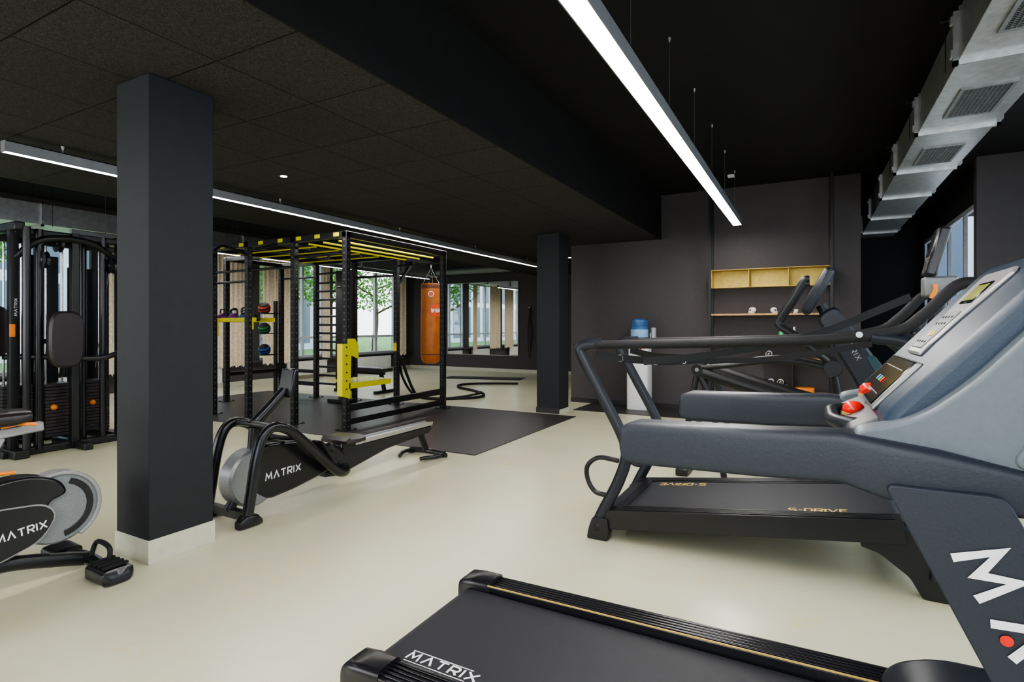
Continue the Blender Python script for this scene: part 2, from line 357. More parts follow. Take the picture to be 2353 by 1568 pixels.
for x,y in [(-4.1,3.32),(-4.1,9.9)]:
    t=thing('recessed_spotlight','small round recessed ceiling spotlight','light',(x,y,HL),group='recessed spotlights')
    bld(MB().lathe([(.028,-.004),(.045,-.006),(.05,0),(.028,0)]),'spotlight_ring',BLK,t)
    bld(MB().cyl((0,0,-.006),(0,0,-.001),.026),'spotlight_lens',SPOTE,t,label='glowing lens')
# ------------------------------------------------------------------ ducts
def duct(x0,x1,z0,z1,y0,y1,fl,vents,label):
    t=thing('ventilation_duct',label,'duct',((x0+x1)/2,(y0+y1)/2,z0)); cx,cy=(x0+x1)/2,(y0+y1)/2
    bld(MB().box(x0-cx,x1-cx,y0-cy,y1-cy,0,z1-z0),'duct_body',GALV,t,.003)
    for y in fl:
        m=MB(); a,b=x0-cx-.025,x1-cx+.025; yy=y-cy
        for dy in (-.014,.003): m.box(a,b,yy+dy,yy+dy+.011,-.025,0).box(a,b,yy+dy,yy+dy+.011,z1-z0,z1-z0+.025).box(a,a+.025,yy+dy,yy+dy+.011,-.025,z1-z0+.025).box(b-.025,b,yy+dy,yy+dy+.011,-.025,z1-z0+.025)
        for ax in (a-.012,b): m.box(ax,ax+.012,yy-.02,yy+.02,.02,.06).box(ax,ax+.012,yy-.02,yy+.02,z1-z0-.07,z1-z0-.03)
        bld(m,'duct_flange',GALV,t)
        for sx in (-1,1): bld(MB().cyl((sx*(x1-x0+.08)/2,yy+.1,-.02),(sx*(x1-x0+.08)/2,yy+.1,HC-z0),.003,n=8).box(sx*(x1-x0+.08)/2-.025,sx*(x1-x0+.08)/2+.025,yy+.085,yy+.115,z1-z0,z1-z0+.012),'hanger_rod',BLK,t)
    for y in vents:
        m=MB(); g=MB(); a,b=-.115,.125; ya,yb=y-cy,y-cy+.52
        m.box(a-.02,b+.02,ya-.02,ya,-.012,0).box(a-.02,b+.02,yb,yb+.02,-.012,0).box(a-.02,a,ya,yb,-.012,0).box(b,b+.02,ya,yb,-.012,0)
        n=26
        for i in range(1,n): yy=ya+(yb-ya)*i/n; m.box(a,b,yy-.0014,yy+.0014,-.008,-.003)
        for i in range(1,10): xx=a+(b-a)*i/10; m.box(xx-.0012,xx+.0012,ya,yb,-.010,-.004)
        g.box(a,b,ya,yb,-.0018,-.0005)
        v=bld(m,'vent_grille',GALVD,t); bld(g,'grille_opening',BLK,v,label='dark opening')
duct(.73,1.2,2.75,3.03,-2.9,11.1,[-1.2,.1,1.4,2.65,3.94,5.27,6.52,7.75,9.15,10.5],[.4,1.7,3.1,4.42,5.74],'rectangular galvanised steel duct with grilles hung from black ceiling')
duct(-9.6,-9.1,2.62,2.9,-2.8,12.6,[-1,.5,2,3.5,5,6.5,8,9.5,11],[2.4,5.4,8.4],'rectangular galvanised steel duct beside windows')
t=thing('round_duct','round galvanised duct near mirror wall','duct',(-7.7,12.3,2.74))
bld(MB().cyl((-1.3,0,0),(1.3,0,0),.10,n=28).cyl((-.3,0,0),(-.26,0,0),.108,n=28).cyl((.7,0,0),(.74,0,0),.108,n=28),'duct_body',GALVD,t)
for x in (-1,1): bld(MB().cyl((x,0,.1),(x,0,HC-2.74),.004,n=8),'hanger_rod',WIRE,t)
# ------------------------------------------------------------------ wall shelf
t=thing('wall_shelf_unit','black pole shelving with brass box and oak boards on wall','shelf',(-.52,8.5,0))
for x in (-.75,.755):
    bld(MB().box(x-.018,x+.018,-.27,-.234,0,HC),'shelf_pole',BLK,t,.002)
    bld(MB().box(x-.018,x+.018,-.03,-.0,0,HC),'shelf_pole',BLK,t,.002)
m=MB(); z0,z1=1.79,2.045
m.box(-.73,.74,-.25,-.005,z0,z0+.006).box(-.73,.74,-.25,-.005,z1-.006,z1).box(-.73,.74,-.011,-.005,z0,z1)
for x in (-.73,-.24,.25,.734): m.box(x,x+.006,-.25,-.005,z0,z1)
bld(m,'brass_box',BRASS,t,label='brass coloured sheet metal box with three compartments')
bld(MB().box(-.73,.74,-.26,-.01,1.40,1.425),'shelf_board',WOOD,t,.002)
bld(MB().box(-.73,.74,-.26,-.01,1.02,1.04),'shelf_board',BLK,t,.002)
for z in (.80,.34): bld(MB().box(-.1,.74,-.30,-.01,z,z+.02),'shelf_board',WOOD,t,.002)
bld(MB().box(.30,.31,-.28,-.01,.36,.80),'shelf_divider',BLK,t)
def towel(loc,rz):
    e=thing('rolled_towel','rolled white cotton towel on wooden shelf','towel',loc,rz,'rolled towels')
    pts=[((.006+.0043*a)*math.cos(a),(.006+.0043*a)*math.sin(a)) for a in [i*.35 for i in range(30)]]
    m=MB(); n=len(pts); vs=[(x,-.10,z+.05) for x,z in pts]+[(x,.10,z+.05) for x,z in pts]
    m.add(vs,[(i,i+1,i+1+n,i+n) for i in range(n-1)]); o=bld(m,'towel_roll',TOWEL,e); s=o.modifiers.new('s','SOLIDIFY'); s.thickness=.0042
    return e
tw=towel((-.54,8.33,.361),0)
for p in [(-.42,8.33,.361),(-.30,8.33,.361),(-.36,8.33,.44),(-.48,8.33,.44),(-.50,8.33,.822)]: dup(tw,p)
def skull(loc,rz,s):
    e=thing('ceramic_ornament','small white ceramic skull ornament on oak shelf','ornament',loc,rz,'white ornaments')
    m=MB().sph((0,0,.045*s),.045*s,16,.85).srect([(-.045*s,-.02*s,.02*s,0,.035*s),(-.02*s,-.025*s,.025*s,0,.05*s),(.02*s,-.02*s,.02*s,0,.05*s)])
    bld(m,'ornament_body',SKULL,e)
    for q in (-1,1): bld(MB().sph((-.04*s,q*.018*s,.045*s),.011*s,10),'eye_socket',SCRD,e,label='dark socket')
    return e
skull((-.72,8.36,1.426),.6,1.1); skull((-.45,8.36,1.426),2.4,1); skull((-.30,8.34,1.426),1.0,.7); skull((-.18,8.37,1.426),.2,.7)
for p,c in [((-.28,8.3,1.041),BLUEL),((-.2,8.32,1.041),WHITE),((-.36,8.36,1.041),GRN)]:
    e=thing('plastic_bottle','small plastic bottle on black shelf','bottle',p,0,'bottles on the black shelf')
    bld(MB().lathe([(.03,0),(.032,.02),(.032,.12),(.012,.16),(.012,.175)]),'bottle_body',c,e); bld(MB().cyl((0,0,.175),(0,0,.2),.014),'bottle_cap',WHITE,e)
t=thing('storage_basket','orange storage basket on low oak shelf','basket',(-.08,8.34,.361))
bld(MB().prism(rp([(-.12,-.10),(.12,-.10),(.12,.10),(-.12,.10)],.03),0,.07,'z'),'basket_body',ORA,t,.01)
t=thing('water_cooler','white free-standing water cooler with blue bottle against grey wall','water cooler',(-2.27,8.2,0.008))
bld(MB().prism(rp([(-.16,-.16),(.16,-.16),(.16,.16),(-.16,.16)],.06),.0,.78,'z').prism(rp([(-.15,-.10),(.15,-.10),(.15,.16),(-.15,.16)],.05),.78,.98,'z').prism(rp([(-.16,-.15),(.16,-.15),(.16,.16),(-.16,.16)],.06),.95,1.02,'z'),'cooler_body',WHITE,t,.006)
bld(MB().lathe([(.05,1.0),(.07,1.02),(.122,1.05),(.126,1.14),(.118,1.155),(.126,1.17),(.126,1.23),(.116,1.245),(.126,1.26),(.124,1.33),(.09,1.355),(.02,1.355)]),'water_bottle',BLUEW,t,label='blue translucent bottle')
bld(MB().lathe([(.128,1.08),(.129,1.085),(.129,1.19),(.128,1.195)]),'bottle_label',BLUEL,t)
for x,c in ((-.05,BLU),(.05,RED)): bld(MB().cyl((x,-.15,.88),(x,-.10,.90),.014).cyl((x,-.15,.86),(x,-.15,.90),.01),'tap',c,t)
bld(MB().cyl((.20,.05,1.02),(.20,.05,1.22),.04).box(.15,.2,.03,.07,1.08,1.14),'cup_dispenser',SILV,t)
def radiator(y0,y1):
    t=thing('radiator','white ribbed panel radiator below the window','radiator',(-10.5,(y0+y1)/2,.10),group='radiators'); L=(y1-y0)/2
    m=MB().box(-.03,.03,-L,L,0,.33); n=int(L*2/.05)
    for i in range(n): m.box(.03,.04,-L+.012+i*.05,-L+.04+i*.05,.02,.31)
    bld(m,'radiator_panel',RADI,t,.003)
    for q in (-1,1): bld(MB().box(-.09,-.03,q*L*.7-.015,q*L*.7+.015,.05,.25).cyl((0,q*(L-.05),-.1),(0,q*(L-.05),0),.01),'radiator_bracket',RADI,t)
radiator(8.6,9.75); radiator(10.4,12.1); radiator(5.4,7.0); radiator(3.4,4.8)
def blind(y0,y1):
    t=thing('vertical_blind','beige fabric string curtain hanging at the window','blind',(-10.42,(y0+y1)/2,.42),group='beige window blinds'); L=(y1-y0)/2
    n=int((y1-y0)/.02); m=MB(); vs=[]
    for i in range(n+1):
        y=-L+2*L*i/n; x=.025*math.sin(i*1.3)+.012*math.sin(i*.37); vs.append((x,y))
    k=len(vs); m.add([(x,y,0+.03*math.sin(j*2.1)) for j,(x,y) in enumerate(vs)]+[(x,y,2.4) for x,y in vs],[(i,i+1,i+1+k,i+k) for i in range(k-1)])
    bld(m,'blind_fabric',BLIND,t,ang=80); bld(MB().box(-.02,.02,-L-.03,L+.03,2.38,2.42),'blind_rail',FRAMEW,t)
blind(6.85,7.5); blind(7.9,8.65); blind(4.75,5.4); blind(12.35,12.7); blind(9.55,9.8); blind(2.7,3.4)
t=thing('hanging_rope','dark skipping ropes hanging on grey wall','rope',(-6.55,13.05,1.75))
for q in (0,.03): bld(MB().tube([(q,0,0),(-.05+q,-.01,-.7+q*3),(q,-.02,-1.35+q*8),(.05+q,-.01,-.7),(q,0,0)],.008,8),'rope_loop',RUB,t)
bld(MB().cyl((0,.05,0),(0,-.03,0),.012),'hook',CHR,t)
# ------------------------------------------------------------------ TREADMILL (nearest)
T=thing('treadmill','black and slate-blue motorised treadmill on cream floor, console facing the belt','treadmill',(0,1.58,0))
for sy in (1,-1):
    y0,y1=sorted((.265*sy,.368*sy))
    m=MB().prism(rp([(-1.17,.07),(-1.17,.232),(.5,.252),(.55,.07)],.01,2),y0,y1)
    for k in range(5):
        y=y0+.018+k*.0165; m.fbox((-1.15,y,.233),(1,0,.012),(0,1,0),(0,0,1),0,1.6,-.005,.005,-.002,.005)
    bld(m,'side_rail',BLKG,T,.004)
    if sy==1:
        yi=.264*sy; bld(MB().fbox((-1.11,yi,.2365),(1,0,.012),(0,1,0),(0,0,1),0,1.5,-.0016,.0016,-.003,.0022),'rail_stripe',GOLD,T,label='thin gold stripe')
    bld(MB().srect([(-1.255,y0+.015,y1-.01,.11,.19),(-1.248,y0,y1,.085,.225),(-1.225,y0-.008,y1+.005,.065,.244),(-1.17,y0-.008,y1+.006,.06,.25),(-1.10,y0-.004,y1+.004,.06,.25)],e=.36,n=32),'rail_end_cap',BLKG,T)
m=MB().box(-1.18,.4,-.255,.255,.195,.212).lathe([(.046,-.25),(.046,.25)],(-1.18,0,.166),'y')
bld(m,'running_belt',BELT,T)
bld(MB().box(-1.15,.6,-.25,.25,.07,.19).box(-1.24,-1.17,-.26,.26,.07,.12),'deck_frame',BLK,T,.005)
m=MB(); Lx=m.write('MATRIX',(-1.115,-.225,.2135),(1,0,0),(0,1,0),.036,.98,.42,.2)
m.box(-1.115,-.89,-.236,-.233,.2125,.2135).box(-1.115,-.89,-.182,-.179,.2125,.2135); bld(m,'belt_lettering',LETW,T)
m=MB(); m.write('MATRIX',(.24,.225,.2135),(-1,0,0),(0,-1,0),.036,.98,.42,.2); m.box(.015,.24,.233,.236,.2125,.2135)
bld(m,'belt_lettering',LETW,T)
hood=[(.17,.07),(.165,.235),(.20,.30),(.30,.34),(.55,.345),(.72,.30),(.80,.2),(.80,.07)]
bld(MB().prism(rp(hood,.05,4),-.325,.325),'motor_hood',NAVYD,T,.03,seg=4)
for q in (-1,1):
    bld(MB().box(.3,.75,q*.28-.02,q*.28+.02,.01,.08).cyl((.7,q*.3,.04),(.7,q*.26,.04),.04),'front_foot',BLK,T)
    bld(MB().cyl((-1.1,q*.3,0),(-1.1,q*.3,.08),.025),'rear_foot',BLK,T)
for sy in (1,-1):
    y0,y1=sorted((.325*sy,.385*sy))
    bld(MB().prism(rp([(.115,.965),(.285,.965),(.74,.04),(.56,.04)],.02),y0,y1),'mast',NAVY,T,.012,seg=3)
    a0,a1=sorted((.288*sy,.362*sy))
    bld(MB().srect([(-.388,a0+.015,a1-.015,.965,1.005),(-.38,a0+.004,a1-.004,.945,1.022),(-.35,a0,a1,.937,1.034),(-.1,a0,a1,.942,1.04),(.05,a0,a1,.95,1.048),(.12,a0-.01,a1+.01,.93,1.04),(.2,a0-.01,a1+.01,.922,1.03),(.34,a0,a1+.015,.925,1.0),(.36,a0+.02,a1-.02,.94,.98)],e=.3,n=36),'hand_rail',NAVY,T)
    b0,b1=sorted((.285*sy,.348*sy))
    sh=[(.055,1.05),(.165,1.075),(.255,1.155),(.32,1.235),(.41,1.335),(.465,1.34),(.455,1.2),(.38,1.05),(.32,.985),(.18,.972),(.11,1.0)]
    bld(MB().prism(rp(sh,.05,5),b0,b1),'side_shield',SLATE,T,.02,seg=4,label='slate grey side shield')
    c0,c1=sorted((.30*sy,.356*sy))
    bld(MB().prism(rp([(.30,1.02),(.385,1.16),(.43,1.27),(.452,1.25),(.44,1.18),(.37,1.05),(.32,1.0)],.02,3),c0,c1),'shield_rib',SLATE,T,.012,seg=3)
m=MB(); d=Vector((.4555,0,-.890)); u=Vector((.890,0,.4555)); oM=Vector((.2125,-.3875,.852))
m.write('MATRIX',oM,d,u,.067,.90,.60,.22); bld(m,'mast_lettering',LETW,T)
p=oM+Vector((0,-.001,0))+d*(.067*(1.2*.90+.60+.5*.90))+u*.008
bld(MB().lathe([(.009,-.0005),(.009,.0005)],p,'y'),'red_dot',RED,T)
con=[(.116,1.07),(.395,1.388),(.43,1.41),(.462,1.385),(.44,1.2),(.34,1.03),(.22,.985),(.13,1.0)]
bld(MB().prism(rp(con,.03,4),-.305,.305),'console',NAVY2,T,.02,seg=4)
O=Vector((.116,0,1.07)); e1=Vector((.66,0,.751)); e2=Vector((0,1,0)); e3=Vector((-.751,0,.66))
def F(a0,a1,b0,b1,c0,c1,name,m_,bev=.003,label=None):
    return bld(MB().fbox(O,e1,e2,e3,a0,a1,b0,b1,c0,c1),name,m_,T,bev,label=label)
m=MB(); prof=[(.150,-.07,.10),(.19,-.06,.095),(.26,-.065,.11),(.32,-.085,.14),(.385,-.10,.155),(.402,-.08,.14)]
vs=[]
for c in (-.002,.009):
    for a,b0,b1 in prof: vs.append(O+e1*a+e2*b0+e3*c)
    for a,b0,b1 in reversed(prof): vs.append(O+e1*a+e2*b1+e3*c)
n=len(prof)*2; m.add(vs,[tuple(range(n)),tuple(range(2*n-1,n-1,-1))]+[(i,i+n,(i+1)%n+n,(i+1)%n) for i in range(n)])
bld(m,'console_bezel',SILV,T,.006)
F(.300,.362,-.045,.065,.008,.0115,'display_frame',SCRD); F(.308,.354,-.037,.057,.0105,.0125,'led_display',SCR,.001,'yellow-green lit display')
F(.165,.275,-.045,.08,.008,.0115,'keypad',GALVD,.004)
for a in (.18,.235,.255):
    for b in (-.03,0,.03,.06): F(a,a+.006,b,b+.010,.011,.0125,'button',SCRD,.001)
F(.20,.215,-.03,-.015,.011,.0135,'button',GOLD,.003); F(.20,.215,.0,.015,.011,.0135,'button',GOLD,.003)
F(.0,.135,-.17,.19,-.005,.008,'panel_surround',GALVD,.01); F(.006,.130,-.160,.180,.005,.0115,'lower_panel',SCRD,.008)
for b,c in ((-.03,RED),(.01,GRN),(.05,BLU)): bld(MB().fbox(O,e1,e2,e3,.055,.07,b,b+.015,.011,.014),'start_button',c,T,.003)
for a in (.03,.1): F(a,a+.002,-.12,.14,.011,.0122,'panel_line',SILV,0)
bld(MB().tube([(.16,-.14,1.03),(.09,-.13,1.03),(.05,-.09,1.03),(.045,0,1.03),(.05,.09,1.03),(.09,.13,1.03),(.16,.14,1.03)],.016,14),'sensor_handlebar',NAVYD,T)
bld(MB().prism(rp([(.06,.97),(.06,1.03),(.14,1.07),(.3,1.02),(.3,.96)],.02),-.22,.22),'console_tray',NAVYD,T,.01)
for y,x,z in ((-.01,.09,1.052),(.08,.13,1.09)):
    bld(MB().lathe([(.021,0),(.024,.007),(.022,.018),(.013,.027),(.002,.029)],(x,y,z-.012),n=10),'emergency_stop',RED,T,label='bright red safety stop knob')
    bld(MB().lathe([(.0245,.0),(.0245,.006)],(x,y,z-.017)),'knob_ring',GOLD,T)
bld(MB().box(.3,.36,-.33,.33,.75,.85),'cross_brace',BLK,T,.01)
# ------------------------------------------------------------------ PERFORMANCE TREADMILL
S=thing('sprint_treadmill','black self-powered sprint treadmill with tall rear posts and long handrails','treadmill',(0,3.485,0))
sl=Vector((1,0,.125)).normalized(); up_=Vector((-.125,0,1)).normalized(); O2=Vector((-1.06,0,.13))
for sy in (1,-1):
    y0,y1=sorted((.29*sy,.40*sy))
    m=MB().fbox(O2,sl,(0,1,0),up_,-.0,1.45,y0,y1,-.065,.045)
    for k in range(4):
        y=y0+.02+k*.022; m.fbox(O2,sl,(0,1,0),up_,.02,1.42,y-.006,y+.006,.045,.05)
    bld(m,'side_rail',BLK,S,.008)
    bld(MB().prism(rp([(.2,.2),(.30,.33),(.42,.30),(.50,.14),(.60,.06),(.60,.0),(.45,.0),(.40,.09),(.28,.18)],.02),y0+.02,y1-.02),'front_leg',BLK,S,.008)
    yy=.385*sy
    bld(MB().tube([(-1.13,yy,.0),(-1.09,yy,.13),(-.985,yy,.34),(-.935,yy,.5),(-.96,yy,.62),(-1.09,yy,.86),(-1.205,yy,1.07),(-1.215,yy,1.12),(-1.17,yy,1.14),(-1.08,yy,1.145)],.034,14,ry=.024),'rear_post',NAVYD,S)
    bld(MB().prism(rp([(-1.165,0),(-1.155,.06),(-1.13,.13),(-1.04,.13),(-1.03,.05),(-1.04,0)],.015),yy-.035,yy+.035).cyl((-1.10,yy-.04,.075),(-1.10,yy+.04,.075),.02),'rear_foot',BLK,S,.006)
    bld(MB().tube([(-1.02,yy,.26),(-1.12,yy,.27),(-1.17,yy,.34),(-1.17,yy,.42),(-1.1,yy,.475),(-.98,yy,.47)],.014,10),'grab_loop',BLK,S)
    bld(MB().tube([(-1.12,yy,1.14),(-.6,yy,1.155),(0,yy,1.18),(.33,yy,1.22),(.45,yy,1.30),(.57,yy,1.43),(.66,yy,1.44)],.026,14),'hand_rail',RUB,S)
    bld(MB().tube([(.25,yy,1.2),(.42,yy,1.15),(.55,yy,.9),(.52,yy,.3),(.5,yy,.1)],.03,12).tube([(.40,yy,1.25),(.52,yy,1.2),(.62,yy,1.42)],.014,8),'front_post',NAVYD,S)
bld(MB().fbox(O2,sl,(0,1,0),up_,.01,1.42,-.285,.285,.0,.04).lathe([(.06,-.285),(.06,.285)],(-1.05,0,.11),'y').lathe([(.06,-.285),(.06,.285)],(.34,0,.285),'y'),'running_belt',BELT,S)
m=MB(); o=O2+up_*.0415
m.write('S-DRIVE',o+sl*.97+Vector((0,-.285,0)),sl,(0,1,0),.05,.8,.25,.2); bld(m,'belt_lettering',GOLD,S)
m=MB(); m.write('S-DRIVE',o+sl*.47+Vector((0,.26,0)),-sl,(0,-1,0),.055,.8,.25,.2); bld(m,'belt_lettering',GOLD,S)
bld(MB().beam((-.98,-.36,.16),(-.98,.36,.16),.05,.06),'rear_crossbar',BLK,S); bld(MB().beam((.45,-.36,.12),(.45,.36,.12),.06,.06),'front_crossbar',BLK,S); bld(MB().tube([(.55,-.385,.9),(.56,0,.95),(.55,.385,.9)],.03,12),'upper_crossbar',BLK,S)
bld(MB().tube([(.56,0,.95),(.57,0,1.2),(.56,0,1.5)],.035,12),'console_mast',BLK,S)
O3=Vector((.55,0,1.62)); a1=Vector((.25,0,.97)).normalized(); a3=Vector((-.97,0,.25)).normalized()
bld(MB().fbox(O3,a1,(0,1,0),a3,-.12,.13,-.07,.07,-.03,.02),'display_unit',BLKG,S,.012); bld(MB().fbox(O3,a1,(0,1,0),a3,-.02,.11,-.055,.055,.02,.023),'display_screen',SCRD,S)
bld(MB().box(.5,.64,-.05,.05,1.40,1.50),'mast_bracket',GALVD,S,.01); bld(MB().tube([(.53,-.05,1.39),(.545,-.055,1.43),(.545,-.055,1.46)],.011,10),'adjust_lever',ORA,S)
bld(MB().cyl((.2,-.42,1.21),(.2,-.405,1.21),.014),'rail_badge',WHITE,S)
def strap(pts,w=.03,th=.004):
    m=MB(); P=cat(pts,5); up=Vector((0,0,1)); R=[]
    for i,p in enumerate(P):
        d=(P[min(i+1,len(P)-1)]-P[max(0,i-1)]).normalized(); a=d.cross(up).normalized(); u2=a.cross(d)
        R.append([p-a*th/2-u2*w/2,p+a*th/2-u2*w/2,p+a*th/2+u2*w/2,p-a*th/2+u2*w/2])
    m.loft(R); bld(m,'harness_strap',RUB,S)
strap([(-1.13,-.36,1.08),(-1.0,-.3,1.06),(-.78,-.15,1.04),(-.55,0,1.05)],.045); strap([(-1.13,.36,1.08),(-.9,.2,1.05),(-.55,.03,1.05)],.045)
strap([(-.85,-.33,1.045),(-.5,-.25,1.09),(0,-.1,1.2),(.45,-.02,1.40)],.04); strap([(-.6,.2,1.03),(-.2,.25,1.05),(.3,.2,1.15)],.035)
for x,y,z in ((-1.0,-.3,1.06),(-.82,-.18,1.04),(-.68,-.08,1.045)):
    bld(MB().box(x-.022,x+.022,y-.005,y+.005,z-.022,z-.016).box(x-.022,x+.022,y-.005,y+.005,z+.016,z+.022).box(x-.022,x-.016,y-.005,y+.005,z-.022,z+.022).box(x+.016,x+.022,y-.005,y+.005,z-.022,z+.022),'strap_buckle',CHR,S)
# ------------------------------------------------------------------ ELLIPTICAL
E=thing('elliptical_trainer','black elliptical cross trainer with upright console and linkage arms','elliptical trainer',(0,5.05,0))
bld(MB().box(-1.0,-.9,-.35,.35,0,.06).box(.6,.7,-.3,.3,0,.06).box(-.95,.65,-.05,.05,.03,.12),'base_frame',BLK,E,.01)
bld(MB().prism(rp([(.03,1.32),(.17,1.42),(.62,.70),(.80,.3),(.75,.1),(.35,.08),(.25,.4),(.33,.75)],.06,4),-.09,.09),'front_shroud',NAVYD,E,.02)
bld(MB().prism(rp([(.36,1.02),(.42,1.03),(.64,.70),(.74,.4),(.66,.38),(.55,.66)],.02),-.095,.095),'shroud_panel',TEAL,E,.004,label='dark teal glossy side panel')
bld(MB().prism(arc(.45,.62,.30,200,350,14)+arc(.45,.62,.24,350,200,14),-.10,.10),'shroud_arc',SILV,E,.005,label='pale grey curved trim')
m=MB(); m.write('MATRIX',(.19,-.0935,1.19),(.5,0,-.86),(.86,0,.5),.036,.85,.45,.16); bld(m,'shroud_lettering',SILV,E)
O4=Vector((.035,0,1.53)); b1=Vector((.467,0,.884)).normalized(); b3=Vector((-.884,0,.467)).normalized()
bld(MB().fbox(O4,b1,(0,1,0),b3,-.20,.20,-.20,.20,-.05,.03),'console',NAVYD,E,.04,seg=4); bld(MB().fbox(O4,b1,(0,1,0),b3,-.05,.17,-.16,.16,.03,.033),'display_screen',SCRD,E)
bld(MB().tube([(.12,0,1.3),(.07,0,1.42)],.04),'console_neck',BLK,E)
for sy in (1,-1):
    y=.29*sy
    bld(MB().tube([(-.01,y,1.61),(-.05,y,1.60),(-.13,y,1.46),(-.22,y,1.31),(-.22,y,1.25),(-.12,y,1.18),(.02,y,1.06),(.14,y*.8,.93),(.2,y*.7,.6)],.024,12),'moving_handlebar',BLK,E)
    bld(MB().lathe([(.06,-.03),(.065,-.02),(.065,.02),(.06,.03)],(.143,y*.85,.93),'y'),'pivot_hub',BLKG,E)
    bld(MB().lathe([(.045,-.035),(.045,.035)],(-.83,y,.89),'y'),'rear_hub',BLKG,E); bld(MB().lathe([(.016,-.038),(.016,.038)],(-.83,y,.89),'y'),'hub_cap',GALVD,E)
    bld(MB().tube([(-.83,y,.89),(-.88,y,.6),(-.97,y,.05)],.025,10).tube([(-.83,y,.89),(-.72,y,.6),(-.62,y,.0)],.025,10),'rear_support',BLK,E)
    bld(MB().tube([(-.85,y,.9),(-.6,y,.93),(-.2,y,.98),(.14,y*.85,.93)],.022,10).tube([(-.85,y,.88),(-.3,y*.9,.72),(.1,y*.9,.62),(.45,y*.6,.62)],.035,12,ry=.05),'pedal_arm',BLK,E)
    bld(MB().prism(rp([(-.35,.58),(-.36,.64),(-.30,.62),(.02,.60),(.03,.57)],.01),y-.07,y+.07),'foot_pedal',RUB,E,.008)
    bld(MB().tube([(-.18,y,.6),(-.2,y,.7)],.02),'pedal_bracket',BLK,E)
bld(MB().lathe([(.05,-.12),(.22,-.11),(.24,0),(.22,.11),(.05,.12)],(.45,0,.36),'y'),'flywheel_cover',BLKG,E)
# ------------------------------------------------------------------ ROWER
R=thing('rowing_machine','black rowing machine with aluminium rail and grey flywheel on cream floor','rowing machine',(-3.28,2.2,0))
for sx in (1,-1):
    x=.20*sx
    bld(MB().tube([(x,.02,.03),(x,.05,.2),(x,.09,.42),(x,.14,.55),(x,.22,.592),(x,.34,.55),(x*.95,.5,.42),(x*.9,.68,.26),(x*.8,.82,.155),(x*.5,.95,.125),(0,1.02,.14)],.034,14),'side_tube',BLKG,R)
    bld(MB().srect([(-.04,x-.03,x+.03,0,.05),(.0,x-.04,x+.04,0,.08),(.08,x-.04,x+.04,0,.07),(.12,x-.02,x+.02,0,.03)],'y'),'front_foot',BLKG,R)
    bld(MB().fbox((.11*sx,.72,.30),(0,.55,-.83),(1,0,0),(0,.83,.55),-.13,.15,-.055,.055,0,.02),'foot_plate',RUB,R,.008); bld(MB().tube([(.11*sx-.06,.74,.33),(.11*sx,.78,.37),(.11*sx+.06,.74,.33)],.012),'foot_strap',RUB,R)
bld(MB().beam((-.2,.04,.06),(.2,.04,.06),.05,.05).tube([(0,.03,.06),(0,.12,.2),(0,.2,.4),(0,.22,.57)],.035).tube([(-.2,.22,.59),(0,.2,.6),(.2,.22,.59)],.022),'front_frame',BLK,R)
body=[(.16,.16),(.15,.36),(.24,.46),(.42,.45),(.62,.42),(.9,.33),(.98,.25),(.9,.17),(.5,.10),(.28,.08)]
bld(MB().prism(rp(body,.05,4),-.075,.075,'x'),'body_shroud',BLKG,R,.02,seg=3)
bld(MB().lathe([(.05,-.07),(.175,-.065),(.19,-.05),(.19,.05),(.175,.065),(.05,.07)],(0,.19,.25),'x',36),'flywheel',DISC,R,label='grey perforated flywheel cover')
m=MB(); m.write('MATRIX',(.077,.25,.215),(0,1,.03),(0,0,1),.046,.88,.36,.19); bld(m,'shroud_lettering',LETW,R)
bld(MB().prism([(.8,.10),(.8,.27),(1.0,.29),(2.12,.285),(2.15,.26),(2.1,.22),(1.5,.18),(.95,.08)],-.035,.035,'x'),'main_beam',BLKG,R,.01)
bld(MB().box(-.045,.045,.95,2.14,.288,.315).box(-.05,-.04,.95,2.14,.30,.325).box(.04,.05,.95,2.14,.30,.325),'slide_rail',ALU,R,.002)
seat=[(.92,-.14,.14,.335,.36),(.95,-.16,.16,.33,.385),(1.02,-.17,.17,.33,.375),(1.10,-.165,.165,.33,.38),(1.14,-.12,.12,.335,.375)]
bld(MB().srect(seat,'y',24,.5),'seat',SADDLE,R); bld(MB().box(-.06,.06,.96,1.1,.28,.335),'seat_carriage',BLK,R,.005)
bld(MB().tube([(-.2,2.12,.03),(0,2.1,.045),(.2,2.12,.03)],.028).tube([(0,2.0,.24),(0,2.06,.12),(0,2.1,.05)],.03).cyl((-.2,2.12,.0),(-.2,2.12,.03),.03).cyl((.2,2.12,0),(.2,2.12,.03),.03).tube([(.12,1.85,.03),(.2,2.0,.03),(.2,2.12,.03)],.018).tube([(-.12,1.85,.03),(-.2,2.0,.03),(-.2,2.12,.03)],.018),'rear_stand',BLKG,R)
bld(MB().tube([(0,.2,.58),(0,.33,.68),(0,.46,.79)],.028,12,ry=.04),'console_arm',BLKG,R)
bld(MB().fbox((0,.49,.84),(1,0,0),(0,.22,.97),(0,.97,-.22),-.07,.07,-.10,.11,-.02,.02),'console',BLKG,R,.012); bld(MB().fbox((0,.49,.84),(1,0,0),(0,.22,.97),(0,.97,-.22),-.055,.055,-.02,.09,.02,.023),'display_screen',SCRD,R)
bld(MB().tube([(-.22,.44,.48),(0,.42,.47),(.22,.44,.48)],.016),'pull_handle',RUB,R)
